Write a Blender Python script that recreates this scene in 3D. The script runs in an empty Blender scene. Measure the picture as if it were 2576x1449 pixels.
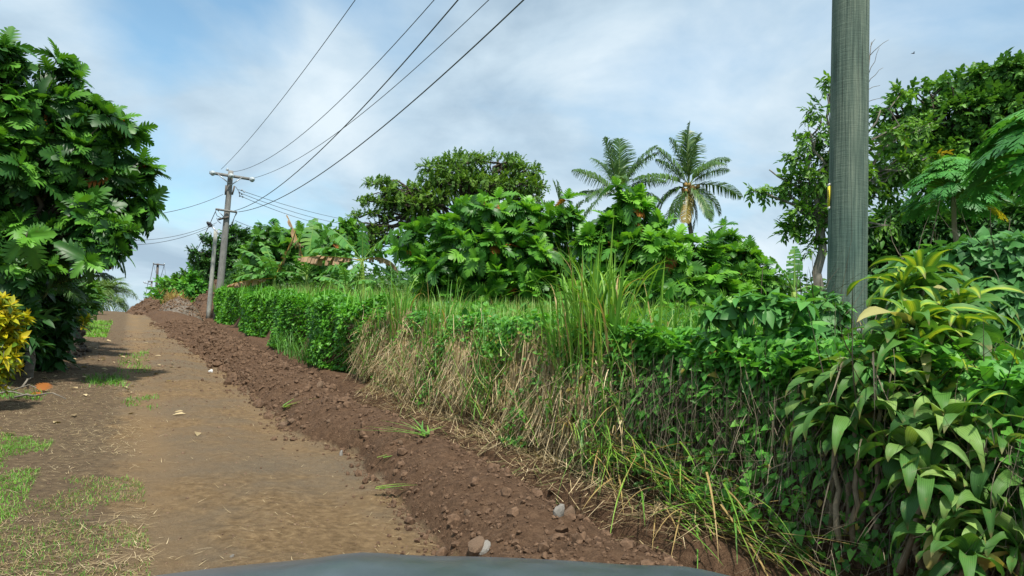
import bpy, math
import numpy as np
rng = np.random.default_rng(7)
C = bpy.context.scene.collection
R_ = math.radians
# ------------------------------------------------------------------ camera model
CAM_H = 1.6; PITCH = R_(4.5); ROLL = R_(2.5); FPX = 1839.0
def ray(u, v):
    x = (u-1288)/FPX; y = -(v-724.5)/FPX
    c, s = math.cos(ROLL), math.sin(ROLL)
    x, y = c*x-s*y, s*x+c*y
    return np.array([x, math.cos(PITCH)-math.sin(PITCH)*y, math.sin(PITCH)+math.cos(PITCH)*y])
def P(u, v, d):
    r = ray(u, v); h = math.hypot(r[0], r[1])
    return np.array([r[0]/h*d, r[1]/h*d, CAM_H+r[2]/h*d])
AZ = R_(-27.6)
SD = np.array([math.sin(AZ), math.cos(AZ)]); TD = np.array([math.cos(AZ), -math.sin(AZ)])
def to_st(x, y): return x*SD[0]+y*SD[1], x*TD[0]+y*TD[1]
def to_xy(s, t): return s*SD[0]+t*TD[0], s*SD[1]+t*TD[1]
# ------------------------------------------------------------------ noise
def vnoise(x, y, seed=0):
    xi = np.floor(x).astype(np.int64); yi = np.floor(y).astype(np.int64)
    xf = x-xi; yf = y-yi
    u = xf*xf*(3-2*xf); v = yf*yf*(3-2*yf)
    def h(a, b):
        n = (a*374761393 + b*668265263 + seed*1442695041) & 0xffffffff
        n = ((n ^ (n >> 13))*1274126177) & 0xffffffff
        n = n ^ (n >> 16)
        return (n & 0xffff)/65535.0
    return (h(xi,yi)*(1-u)+h(xi+1,yi)*u)*(1-v)+(h(xi,yi+1)*(1-u)+h(xi+1,yi+1)*u)*v
def fbm(x, y, o=4, seed=0):
    x = np.asarray(x, float); y = np.asarray(y, float)
    a = 0.5; r = 0
    for i in range(o):
        r = r+a*(vnoise(x, y, seed+i*17)-0.5); x = x*2.03+7.1; y = y*2.03+3.7; a *= 0.5
    return r
def sstep(a, b, x):
    t = np.clip((x-a)/(b-a), 0, 1); return t*t*(3-2*t)
# ------------------------------------------------------------------ terrain
def road_z(s):
    s = np.asarray(s, float)
    z = .055*np.clip(s, -8, 38)
    k = np.clip(s-38, 0, 24); z = z+.055*k-.055*k*k/48
    k = np.clip(s-62, 0, 60); z = z-.0006*k*k*.5
    k = np.clip(s-122, 0, 1e9); z = z-.036*k
    return z
def spoil_left(s): return np.interp(s, [-10,0,4,6,7.5,8.5,15,25,37,55], [1.7,1.8,1.9,2.05,2.2,1.85,1.85,1.5,.95,.5])+.12*fbm(s*1.3, s*0+3, 3, 5)*2
def ground(s, t, fine=True):
    s = np.asarray(s, float); t = np.asarray(t, float)
    z = road_z(s)
    fade = sstep(75, 50, s)
    # wheel ruts and crown
    z = z+.02*np.exp(-((t-.95)/.35)**2)-.02*np.exp(-((t-.35)/.2)**2)-.02*np.exp(-((t-1.55)/.2)**2)
    sl = spoil_left(s); sr = 3.25+.15*fbm(s*.8, s*0+9, 3, 8)*2
    x = np.clip((t-sl)/(sr-sl), 0, 1)
    hh = (.27+.2*fbm(s*.45, s*0, 3, 2))*np.where(s < 3, .9, 1)*(1+.5*sstep(33, 42, s)*sstep(60, 50, s))
    prof = np.sin(np.pi*np.clip(x, 0, 1)**.8)
    sp = hh*prof*fade
    inside = (x > 0)*(x < 1)
    z = z+sp
    # trench
    tr = np.exp(-((t-3.52)/.22)**2)*(.42+.25*fbm(s*.6, s*0+1, 2, 11))*fade
    z = z-tr
    # bank / field to the right
    lim = 4.44+.12*fbm(s*.5, s*0+5, 3, 21)*2
    z = z+.95*sstep(lim-.22, lim+.25, t)*sstep(75, 50, s)+.95*sstep(4, 9, t)*sstep(50, 75, s)
    z = z+.065*np.clip(t-4.9, 0, 9)+.02*np.clip(t-18, 0, 200)
    # left verge
    z = z+.07*np.clip(-1.6-t, 0, 12)+.25*sstep(-2.2, -4.5, t)
    if fine:
        rough = sstep(-.05, .1, x)*sstep(1.5, 1.0, (t-sr)/.6)*fade
        z = z+rough*(.16*fbm(s*3.1, t*3.1, 4, 31)+.05*np.abs(fbm(s*11, t*11, 3, 41)))
        z = z+.035*fbm(s*.9, t*.9, 3, 51)+.016*fbm(s*7, t*7, 3, 61)*sstep(90, 30, s)
    return z
def gz(x, y):
    s, t = to_st(x, y); return float(ground(np.array([s]), np.array([t]), False)[0])
# ------------------------------------------------------------------ mesh helpers
def mesh_np(name, V, faces, mat, parent=None, attrs=None, smooth=True, mat_idx=None):
    me = bpy.data.meshes.new(name)
    V = np.asarray(V, np.float32)
    me.vertices.add(len(V)); me.vertices.foreach_set('co', V.ravel())
    loops = []; tot = []
    for F in faces:
        F = np.asarray(F)
        if len(F): loops.append(F.ravel()); tot.append(np.full(len(F), F.shape[1]))
    loops = np.concatenate(loops).astype(np.int32); tot = np.concatenate(tot).astype(np.int32)
    start = np.concatenate([[0], np.cumsum(tot)[:-1]]).astype(np.int32)
    me.loops.add(len(loops)); me.loops.foreach_set('vertex_index', loops)
    me.polygons.add(len(tot)); me.polygons.foreach_set('loop_start', start)
    me.polygons.foreach_set('use_smooth', np.full(len(tot), smooth))
    for m in (mat if isinstance(mat, (list, tuple)) else [mat]): me.materials.append(m)
    if mat_idx is not None: me.polygons.foreach_set('material_index', np.asarray(mat_idx, np.int32))
    for k, a in (attrs or {}).items():
        at = me.attributes.new(k, 'FLOAT', 'POINT'); at.data.foreach_set('value', np.asarray(a, np.float32).ravel())
    me.update(calc_edges=True); me.validate()
    o = bpy.data.objects.new(name, me); C.objects.link(o)
    if parent: o.parent = parent
    return o
def tag(o, label=None, cat=None, group=None, kind=None):
    if label: o['label'] = label
    if cat: o['category'] = cat
    if group: o['group'] = group
    if kind: o['kind'] = kind
    return o
def thing(name, label, cat, group=None):
    o = bpy.data.objects.new(name, None); C.objects.link(o); o.empty_display_size = .1
    return tag(o, label, cat, group)
class MB:
    """collects pieces (V, faces, attrs) into one mesh"""
    def __init__(self): self.V = []; self.F = {}; self.n = 0; self.A = {}
    def add(self, V, faces, attrs=None):
        V = np.asarray(V, float).reshape(-1, 3)
        for F in faces:
            F = np.asarray(F)
            if len(F): self.F.setdefault(F.shape[1], []).append(F+self.n)
        for k, a in (attrs or {}).items(): self.A.setdefault(k, []).append(np.broadcast_to(a, (len(V),)))
        self.V.append(V); self.n += len(V)
    def build(self, name, mat, parent=None, smooth=True):
        return mesh_np(name, np.concatenate(self.V), [np.concatenate(f) for f in self.F.values()], mat, parent,
                       {k: np.concatenate(a) for k, a in self.A.items()}, smooth)
    def box(self, c, size, ax=None):
        X = np.array([[x, y, z] for x in (-.5, .5) for y in (-.5, .5) for z in (-.5, .5)])*np.array(size)
        if ax is not None: X = X@np.asarray(ax)
        self.add(X+np.array(c), [[[0,1,3,2],[4,6,7,5],[0,4,5,1],[2,3,7,6],[0,2,6,4],[1,5,7,3]]])
    def tube(self, pts, rad, n=6, cap=True, attrs=None):
        pts = np.asarray(pts, float); m = len(pts); rad = np.broadcast_to(rad, (m,))
        d = np.gradient(pts, axis=0); d /= np.linalg.norm(d, axis=1)[:, None]+1e-9
        up = np.array([0, 0, 1.]) if abs(d[0][2]) < .9 else np.array([1., 0, 0])
        a = np.cross(d, up); a /= np.linalg.norm(a, axis=1)[:, None]+1e-9; b = np.cross(a, d)
        th = np.linspace(0, 2*np.pi, n, endpoint=False)
        V = pts[:, None]+rad[:, None, None]*(np.cos(th)[None, :, None]*a[:, None]+np.sin(th)[None, :, None]*b[:, None])
        i = np.arange(m-1)[:, None]*n; j = np.arange(n)[None]; k = (j+1) % n
        F = np.stack([i+j, i+k, i+n+k, i+n+j], -1).reshape(-1, 4)
        fs = [F]
        if cap: fs.append(np.array([[(n-1-q) for q in range(n)]])); fs.append(np.array([[(m-1)*n+q for q in range(n)]]))
        self.add(V.reshape(-1, 3), fs, attrs)
def unit(v): return v/(np.linalg.norm(v, axis=-1, keepdims=True)+1e-9)
def rnd_dirs(n):
    return unit(rng.normal(size=(n, 3)))
def frames(y, up):
    """rotation rows: local x, y, z axes in world"""
    y = unit(y); x = unit(np.cross(y, up)); z = np.cross(x, y)
    return np.stack([x, y, z], 1)
def scatter(mb, tmpl, pos, rot, scale, rnd):
    Vt, Ft, rt = tmpl
    N = len(pos); m = len(Vt)
    if N == 0: return
    scale = np.asarray(scale)
    S = scale[:, None, None] if scale.ndim == 1 else scale[:, None, :]
    V = np.einsum('nmi,nij->nmj', Vt[None]*S, rot)+pos[:, None]
    off = (np.arange(N)*m)
    r = np.clip(np.where(rnd[:, None] > 1, rnd[:, None], np.clip(rnd[:, None]+rt[None], 0, .93)), 0, 2)
    mb.add(V.reshape(-1, 3), [(np.asarray(F)[None]+off[:, None, None]).reshape(-1, np.asarray(F).shape[1]) for F in Ft], {'rnd': r.ravel()})
# ------------------------------------------------------------------ strips (grass, straw, strap leaves)
def strips(pos, az, L, W, lean, bend, K=5, prof=None, cols=2, fold=.15, power=1.5, twist=None, wave=0):
    N = len(pos); t = np.linspace(0, 1, K+1)
    L, W, lean, bend = [np.broadcast_to(np.asarray(q, float), (N,)) for q in (L, W, lean, bend)]
    th = lean[:, None]+bend[:, None]*t[None]**power
    h = np.stack([np.sin(az), np.cos(az), np.zeros(N)], 1)
    step = np.sin(th)[..., None]*h[:, None]+np.cos(th)[..., None]*np.array([0, 0, 1.])
    c = np.cumsum(step, 1)-step*.5-step[:, :1]*.5
    c = pos[:, None]+c*(L/K)[:, None, None]
    side = np.stack([np.cos(az), -np.sin(az), np.zeros(N)], 1)
    if twist is not None:
        tw = np.broadcast_to(twist, (N,))[:, None, None]
        nrm = np.cross(step, side[:, None]); sd = np.cos(tw)*side[:, None]+np.sin(tw)*nrm
    else: sd = np.broadcast_to(side[:, None], step.shape)
    nrm = np.cross(sd, step)
    w = (prof(t) if prof else (1-t**1.6)*.92+.08)[None]*W[:, None]*.5
    xs = np.linspace(-1, 1, cols)
    V = c[:, :, None]+sd[:, :, None]*(w[..., None]*xs)[..., None]+nrm[:, :, None]*(w[..., None]*np.abs(xs)*fold)[..., None]
    if wave:
        ph = rng.random((N, 1, 1))*6.28; k_ = rng.uniform(5, 11, (N, 1, 1)); V = V+nrm[:, :, None]*(wave*w[..., None]*np.abs(xs)**2*np.sin(k_*t[None, :, None]+ph+xs*1.3))[..., None]
    V = V.reshape(-1, 3)
    i = (np.arange(N)*(K+1)*cols)[:, None, None]; k = np.arange(K)[None, :, None]*cols; q = np.arange(cols-1)[None, None]
    F = np.stack([i+k+q, i+k+q+1, i+k+cols+q+1, i+k+cols+q], -1).reshape(-1, 4)
    cx = np.broadcast_to(xs, (N, K+1, cols)).ravel()
    tt = np.broadcast_to(t[None, :, None], (N, K+1, cols)).ravel()
    return V, F, cx, tt, (K+1)*cols
def add_strips(mb, rnd, *a, **k):
    V, F, cx, tt, m = strips(*a, **k)
    mb.add(V, [F], {'rnd': np.repeat(rnd, m), 'cx': cx, 'tt': tt})
# ------------------------------------------------------------------ leaf templates (V, faces, per-vertex rnd offset); length along +Y, normal +Z
def T_simple(w=.8, droop=.25, fold=.2):
    V = np.array([[0,0,0],[0,.45,0],[0,1,0],[-.5*w,.3,0],[.5*w,.3,0],[-.36*w,.66,0],[.36*w,.66,0]], float)
    V[:, 2] = fold*np.abs(V[:, 0])-droop*V[:, 1]**2
    return V, [np.array([[0,1,5,3],[0,4,6,1]]), np.array([[1,2,5],[1,6,2]])], np.zeros(len(V))
def T_heart(droop=.3, fold=.25):
    V = np.array([[0,.1,0],[0,.5,0],[0,1.05,0],[-.3,-.08,0],[.3,-.08,0],[-.5,.22,0],[.5,.22,0],[-.3,.62,0],[.3,.62,0]], float)
    V[:, 2] = fold*np.abs(V[:, 0])-droop*V[:, 1]**2
    return V, [np.array([[0,1,5,3],[0,4,6,1]]), np.array([[1,7,5],[1,2,7],[1,6,8],[1,8,2]])], np.zeros(len(V))
def T_bread(droop=.3, fold=.25, w=.42, nl=5):
    V = []; Q = []; T = []
    ys = np.linspace(.06, .80, nl+1)
    mid = [];
    for y in ys: mid.append(len(V)); V.append([0, y, 0])
    tip = len(V); V.append([0, 1.02, 0])
    for sx in (-1, 1):
        S = []
        for i, y in enumerate(ys): S.append(len(V)); V.append([sx*(.11 if i else .05), y+.02, .02])
        for i in range(nl):
            ww = w*(.72, .95, 1, .9, .66)[i] if nl == 5 else w
            a = len(V); V.append([sx*ww*.72, ys[i]+.13, -.03]); b = len(V); V.append([sx*ww*1.0, ys[i]+.26, -.10]); c = len(V); V.append([sx*ww*.62, ys[i]+.225, -.02])
            Q.append([mid[i], S[i], S[i+1], mid[i+1]][::sx]); Q.append([S[i], a, c, S[i+1]][::sx]); T.append([a, b, c][::sx])
        e = len(V); V.append([sx*.15, .93, -.02]); Q.append([mid[-1], S[-1], e, tip][::sx])
    V = np.array(V, float)
    V[:, 2] += fold*np.abs(V[:, 0])-droop*V[:, 1]**2
    return V, [np.array(Q), np.array(T)], np.where(np.abs(V[:, 0]) < .03, .05, -.02)
def T_spray(n=9, L=1., leaf=.34, w=.75, droop=.25, flat=.5, seed=1, both=True):
    r = np.random.default_rng(seed); V0, F0, _ = T_simple(w, .3, .2)
    Vs = []; Fs = [[], []]; off = []
    for i in range(n):
        y = L*(i+.6)/n; sx = 1 if i % 2 else -1
        ang = r.uniform(.5, 1.2)*sx if i < n-1 else 0
        d = np.array([math.sin(ang), math.cos(ang), r.normal()*flat*.5-.12]); up = unit(np.array([r.normal()*flat, r.normal()*flat, 1.]))
        M = frames(d[None], up[None])[0]
        sc = leaf*r.uniform(.75, 1.2)
        for k, F in enumerate(F0): Fs[k].append(F+len(V0)*i)
        Vs.append(V0*sc@M+np.array([0, y, -droop*y*y/L])); off.append(np.full(len(V0), r.uniform(-.13, .13)))
    return np.concatenate(Vs), [np.concatenate(f) for f in Fs], np.concatenate(off)
def T_papaya(seed=0):
    r = np.random.default_rng(seed); V = []; Q = []
    def kite(o, ang, L, w):
        d = np.array([math.sin(ang), math.cos(ang)]); s = np.array([d[1], -d[0]])
        b = len(V)
        for p in (o, o+d*L*.45-s*w, o+d*L, o+d*L*.45+s*w):
            rr = math.hypot(*p); V.append([p[0], p[1], -.35*rr*rr])
        Q.append([b, b+1, b+2, b+3])
    for a in np.radians([-130, -88, -48, 0, 48, 88, 130]):
        L = .62-.12*abs(a)/2.2; d = np.array([math.sin(a), math.cos(a)]); kite(np.zeros(2), a, L, .085)
        for q in (.42, .66):
            for sg in (-1, 1): kite(d*L*q, a+sg*.75, L*.42*(1.15-q*.4), .045)
    V = np.array(V); return V, [np.array(Q)], np.zeros(len(V))
BREAD = [T_bread(d, f, w) for d, f, w in ((.15, .3, .42), (.35, .15, .48), (.6, .35, .38), (.3, .5, .40), (-.05, .2, .45))]
HEART = [T_heart(d, f) for d, f in ((.2, .3), (.45, .2))]
SIMPLE = [T_simple(.7, .3, .25), T_simple(.6, .55, .2), T_simple(.85, .15, .3)]
# ------------------------------------------------------------------ materials
def new_mat(name):
    m = bpy.data.materials.new(name); m.use_nodes = True; nt = m.node_tree; nt.nodes.clear()
    out = nt.nodes.new('ShaderNodeOutputMaterial'); return m, nt, out
def ramp(nt, stops, interp='LINEAR'):
    r = nt.nodes.new('ShaderNodeValToRGB'); r.color_ramp.interpolation = interp; e = r.color_ramp.elements
    e[0].position, e[0].color = stops[0][0], (*stops[0][1], 1)
    e[1].position, e[1].color = stops[-1][0], (*stops[-1][1], 1)
    for p, c in stops[1:-1]: q = e.new(p); q.color = (*c, 1)
    return r
def attr(nt, name):
    a = nt.nodes.new('ShaderNodeAttribute'); a.attribute_name = name; return a
def math_n(nt, op, a, b=None):
    n = nt.nodes.new('ShaderNodeMath'); n.operation = op
    for i, q in enumerate((a, b)):
        if q is None: continue
        if isinstance(q, (int, float)): n.inputs[i].default_value = q
        else: nt.links.new(q, n.inputs[i])
    return n.outputs[0]
def mix_c(nt, fac, a, b, mode='MIX'):
    n = nt.nodes.new('ShaderNodeMix'); n.data_type = 'RGBA'; n.blend_type = mode
    for s, q in (('Factor', fac), ('A', a), ('B', b)):
        i = [x for x in n.inputs if x.name == s and (x.type == ('VALUE' if s == 'Factor' else 'RGBA'))][0]
        if isinstance(q, (int, float)): i.default_value = q
        elif isinstance(q, tuple): i.default_value = (*q, 1)
        else: nt.links.new(q, i)
    return [x for x in n.outputs if x.type == 'RGBA'][0]
def noise(nt, scale, detail=4, rough=.55, coord=None, stretch=None):
    n = nt.nodes.new('ShaderNodeTexNoise'); n.inputs['Scale'].default_value = scale; n.inputs['Detail'].default_value = detail; n.inputs['Roughness'].default_value = rough
    tc = nt.nodes.new('ShaderNodeTexCoord'); src = tc.outputs[coord or 'Object']
    if stretch:
        mp = nt.nodes.new('ShaderNodeMapping'); mp.inputs['Scale'].default_value = stretch; nt.links.new(src, mp.inputs['Vector']); src = mp.outputs[0]
    nt.links.new(src, n.inputs['Vector']); return n
def bump(nt, h, strength, dist):
    b = nt.nodes.new('ShaderNodeBump'); b.inputs['Strength'].default_value = strength; b.inputs['Distance'].default_value = dist; nt.links.new(h, b.inputs['Height']); return b
def leaf_mat(name, stops, accent=(.36, .13, .03), rough=.42, trans=.3, spec=.35, stripe=None, blem=.6, tips=False):
    """leaf colours run over each leaf's own 'rnd'; rnd > 1 is a withered leaf"""
    m, nt, out = new_mat(name)
    a = attr(nt, 'rnd')
    r = ramp(nt, stops+[(.97, stops[-1][1])]); nt.links.new(a.outputs['Fac'], r.inputs[0])
    dead = math_n(nt, 'GREATER_THAN', a.outputs['Fac'], 1.0)
    nz = noise(nt, 3.0, 3); var = ramp(nt, [(.3, (.75, .75, .75)), (.7, (1.2, 1.2, 1.2))]); nt.links.new(nz.outputs['Fac'], var.inputs[0])
    col = mix_c(nt, 1., r.outputs[0], var.outputs[0], 'MULTIPLY')
    if stripe:
        cx = attr(nt, 'cx'); ab = math_n(nt, 'ABSOLUTE', cx.outputs['Fac'])
        ed = ramp(nt, [(stripe[1], (1, 1, 1)), (stripe[1]+.5, (0, 0, 0))]); nt.links.new(ab, ed.inputs[0])
        yes = math_n(nt, 'GREATER_THAN', a.outputs['Fac'], stripe[2])
        col = mix_c(nt, math_n(nt, 'MULTIPLY', ed.outputs[0], yes), col, stripe[0])
    bl = noise(nt, 22, 4, .7); bm = ramp(nt, [(.60, (0,0,0)), (.72, (.55,.55,.55))]); nt.links.new(bl.outputs['Fac'], bm.inputs[0])
    col = mix_c(nt, math_n(nt, 'MULTIPLY', bm.outputs[0], blem), col, (.20,.17,.05))
    if stripe or tips:
        vn = math_n(nt, 'SINE', math_n(nt, 'MULTIPLY', attr(nt, 'cx').outputs['Fac'], 26.)); vr = ramp(nt, [(0., (.80,.82,.80)), (1., (1.08,1.08,1.08))]); nt.links.new(math_n(nt, 'ADD', math_n(nt, 'MULTIPLY', vn, .5), .5), vr.inputs[0]); col = mix_c(nt, 1., col, vr.outputs[0], 'MULTIPLY')
        tt = attr(nt, 'tt'); tm = ramp(nt, [(.86, (0,0,0)), (.98, (1,1,1))]); nt.links.new(math_n(nt, 'ADD', tt.outputs['Fac'], math_n(nt, 'MULTIPLY', math_n(nt, 'SUBTRACT', bl.outputs['Fac'], .5), .3)), tm.inputs[0])
        col = mix_c(nt, math_n(nt, 'MULTIPLY', tm.outputs[0], .7), col, (.22,.15,.06))
    col = mix_c(nt, dead, col, accent)
    p = nt.nodes.new('ShaderNodeBsdfPrincipled'); nt.links.new(col, p.inputs['Base Color']); p.inputs['Roughness'].default_value = rough; p.inputs['Specular IOR Level'].default_value = spec
    tr = nt.nodes.new('ShaderNodeBsdfTranslucent'); tc = mix_c(nt, 1., col, (1.5, 1.45, .6), 'MULTIPLY'); nt.links.new(tc, tr.inputs['Color'])
    mx = nt.nodes.new('ShaderNodeMixShader'); mx.inputs[0].default_value = trans
    nt.links.new(p.outputs[0], mx.inputs[1]); nt.links.new(tr.outputs[0], mx.inputs[2]); nt.links.new(mx.outputs[0], out.inputs[0])
    return m
def solid(name, c1, c2, scale=6, rough=.8, detail=5, stretch=None, bs=.4, bd=.02, spec=.3, metal=0):
    m, nt, out = new_mat(name); p = nt.nodes.new('ShaderNodeBsdfPrincipled')
    n = noise(nt, scale, detail, .6, None, stretch); r = ramp(nt, [(.3, c1), (.7, c2)]); nt.links.new(n.outputs['Fac'], r.inputs[0])
    nt.links.new(r.outputs[0], p.inputs['Base Color']); p.inputs['Roughness'].default_value = rough; p.inputs['Specular IOR Level'].default_value = spec; p.inputs['Metallic'].default_value = metal
    if bs: b = bump(nt, n.outputs['Fac'], bs, bd); nt.links.new(b.outputs[0], p.inputs['Normal'])
    nt.links.new(p.outputs[0], out.inputs[0]); return m
M = {}
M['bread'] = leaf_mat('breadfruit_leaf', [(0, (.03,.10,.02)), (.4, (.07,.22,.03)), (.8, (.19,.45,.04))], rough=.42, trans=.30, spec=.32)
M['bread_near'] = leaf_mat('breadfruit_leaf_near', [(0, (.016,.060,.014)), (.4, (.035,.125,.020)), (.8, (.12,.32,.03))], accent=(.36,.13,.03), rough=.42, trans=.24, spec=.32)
M['bread_far'] = leaf_mat('breadfruit_leaf_far', [(0, (.035,.11,.02)), (.5, (.08,.23,.03)), (.9, (.16,.36,.045))], rough=.42)
M['rain'] = leaf_mat('rain_tree_leaf', [(0, (.05,.13,.02)), (.5, (.10,.22,.028)), (.9, (.19,.34,.045))], rough=.6, trans=.35)
M['tree'] = leaf_mat('tree_leaf', [(0, (.03,.09,.015)), (.5, (.07,.19,.025)), (.9, (.16,.33,.04))], accent=(.4,.3,.03), rough=.45)
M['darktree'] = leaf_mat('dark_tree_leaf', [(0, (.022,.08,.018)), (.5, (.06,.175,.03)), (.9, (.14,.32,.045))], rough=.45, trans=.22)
M['vine'] = leaf_mat('vine_leaf', [(0, (.035,.14,.025)), (.5, (.085,.285,.035)), (.9, (.17,.43,.045))], accent=(.35,.28,.06), rough=.48)
M['creeper'] = leaf_mat('creeper_leaf', [(0, (.045,.145,.045)), (.5, (.085,.25,.06)), (.9, (.15,.38,.075))], rough=.5, trans=.25)
M['bigleaf'] = leaf_mat('large_vine_leaf', [(0, (.05,.17,.045)), (.5, (.09,.28,.06)), (.9, (.16,.40,.06))], rough=.5, trans=.28)
M['grass'] = leaf_mat('grass_blade', [(0, (.06,.18,.04)), (.5, (.14,.33,.06)), (.8, (.24,.45,.085)), (.93, (.40,.48,.14))], accent=(.45,.33,.14), rough=.5, trans=.3)
M['cane'] = leaf_mat('tall_grass_blade', [(0, (.06,.18,.03)), (.5, (.14,.33,.045)), (.9, (.27,.46,.06))], accent=(.45,.32,.13), rough=.45, trans=.3)
M['straw'] = leaf_mat('dry_straw', [(0, (.19,.13,.065)), (.5, (.47,.36,.19)), (.9, (.72,.58,.36))], accent=(.16,.26,.06), rough=.7, trans=.12)
M['twig'] = leaf_mat('dry_vine_stem', [(0, (.05,.042,.028)), (.5, (.13,.108,.07)), (.9, (.28,.23,.15))], accent=(.08,.2,.04), rough=.8, trans=.05)
M['lawn'] = leaf_mat('lawn_blade', [(0, (.07,.20,.02)), (.5, (.13,.33,.03)), (.9, (.22,.42,.05))], accent=(.36,.27,.13), rough=.55)
M['palm'] = leaf_mat('palm_leaflet', [(0, (.045,.11,.03)), (.5, (.10,.20,.05)), (.9, (.22,.31,.08))], accent=(.36,.27,.05), rough=.38, trans=.25, spec=.5)
M['banana'] = leaf_mat('banana_leaf', [(0, (.05,.17,.04)), (.5, (.10,.28,.055)), (.9, (.24,.42,.08))], accent=(.38,.22,.10), rough=.42, trans=.3)
M['banana_dry'] = leaf_mat('dry_banana_leaf', [(0, (.22,.12,.06)), (.5, (.36,.23,.13)), (.8, (.45,.30,.17)), (.9, (.55,.36,.02))], rough=.7, trans=.15)
M['drac'] = leaf_mat('dracaena_leaf', [(0, (.05,.14,.03)), (.5, (.10,.25,.04)), (.9, (.18,.36,.05))], accent=(.4,.38,.14), rough=.52, trans=.28, spec=.3, blem=.9, stripe=((.42,.52,.05), .12, .45))
M['drac_plain'] = leaf_mat('dracaena_plain_leaf', [(0, (.035,.11,.022)), (.5, (.10,.235,.045)), (.9, (.28,.42,.11))], accent=(.42,.36,.12), rough=.55, trans=.26, spec=.3, tips=True, blem=1.1)
M['croton'] = leaf_mat('croton_leaf', [(0, (.10,.20,.02)), (.3, (.34,.40,.02)), (.55, (.52,.46,.015)), (.9, (.56,.41,.012))], rough=.36, trans=.25, spec=.45)
M['papaya'] = leaf_mat('papaya_leaf', [(0, (.035,.14,.035)), (.5, (.075,.28,.05)), (.9, (.15,.42,.06))], accent=(.5,.42,.03), rough=.45)
M['spider'] = leaf_mat('strap_ground_leaf', [(0, (.02,.07,.03)), (.5, (.04,.13,.05)), (.9, (.08,.2,.07))], rough=.5)
M['flower'] = leaf_mat('flower_petal', [(0, (.5,.02,.08)), (.9, (.75,.08,.2))], rough=.6)
M['bark'] = solid('grey_bark', (.10,.085,.065), (.30,.27,.22), 9, .9, 6, (1,1,.25))
M['bark_dark'] = solid('dark_bark', (.035,.028,.02), (.11,.09,.065), 9, .9, 6, (1,1,.3))
M['palm_bark'] = solid('palm_bark', (.10,.085,.065), (.24,.21,.17), 12, .9, 4, (.3,.3,3))
M['stem_tan'] = solid('tan_stem', (.17,.13,.08), (.33,.27,.18), 14, .85, 4, (1,1,.4))
M['stem_green'] = solid('green_stem', (.10,.20,.03), (.28,.38,.06), 8, .6, 3)
M['old_wood'] = solid('weathered_grey_wood', (.12,.115,.105), (.32,.315,.29), 10, .9, 6, (6,6,.35), .5)
M['dark_wood'] = solid('dark_weathered_wood', (.07,.06,.05), (.19,.165,.14), 10, .9, 5, (5,5,.4))
M['concrete'] = solid('pale_concrete', (.27,.275,.24), (.42,.42,.37), 7, .9, 5)
M['metal'] = solid('galvanised_metal', (.30,.32,.34), (.48,.50,.52), 14, .45, 3, None, .1, .005, .5, .7)
M['dark_metal'] = solid('dark_fitting', (.02,.02,.022), (.06,.06,.065), 14, .5, 3, None, .1)
M['glass_ins'] = solid('grey_porcelain', (.35,.40,.42), (.55,.60,.62), 12, .2, 2, None, 0, .01, .6)
M['wire'] = solid('aluminium_wire', (.07,.075,.08), (.12,.125,.13), 8, .6, 2, None, 0)
M['yellow'] = solid('yellow_tag', (.75,.62,.02), (.82,.70,.06), 30, .5, 2, None, 0)
M['ink'] = solid('black_digit', (.02,.02,.01), (.03,.03,.02), 30, .6, 2, None, 0)
M['rock'] = solid('brown_rock', (.09,.055,.033), (.25,.165,.105), 18, .9, 6, None, .6, .02)
M['rock_grey'] = solid('pale_grey_rock', (.17,.16,.14), (.34,.31,.27), 16, .9, 6, None, .6, .02)
M['clod'] = solid('soil_clod', (.058,.033,.019), (.19,.115,.068), 30, .95, 5, None, .6, .01)
M['darksoil'] = solid('dark_soil', (.022,.018,.014), (.085,.065,.048), 7, .95, 7, None, .9, .06)
M['soil_pile'] = solid('red_brown_soil', (.055,.032,.019), (.16,.095,.056), 6, .95, 8, None, .9, .05)
M['gravel'] = solid('grey_brown_gravel', (.075,.06,.048), (.25,.21,.165), 9, .95, 9, None, 1., .09)
M['litter'] = solid('white_litter', (.62,.62,.60), (.80,.80,.78), 9, .7, 2, None, 0)
M['coconut'] = solid('ripe_coconut', (.22,.13,.04), (.42,.27,.08), 3, .6, 3)
M['fruit'] = solid('green_banana', (.20,.38,.05), (.32,.50,.08), 6, .5, 3)
M['bract'] = solid('banana_flower', (.10,.012,.02), (.22,.03,.04), 6, .5, 3)
M['bird'] = solid('dark_feather', (.015,.015,.015), (.04,.035,.03), 20, .8, 2, None, 0)
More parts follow.
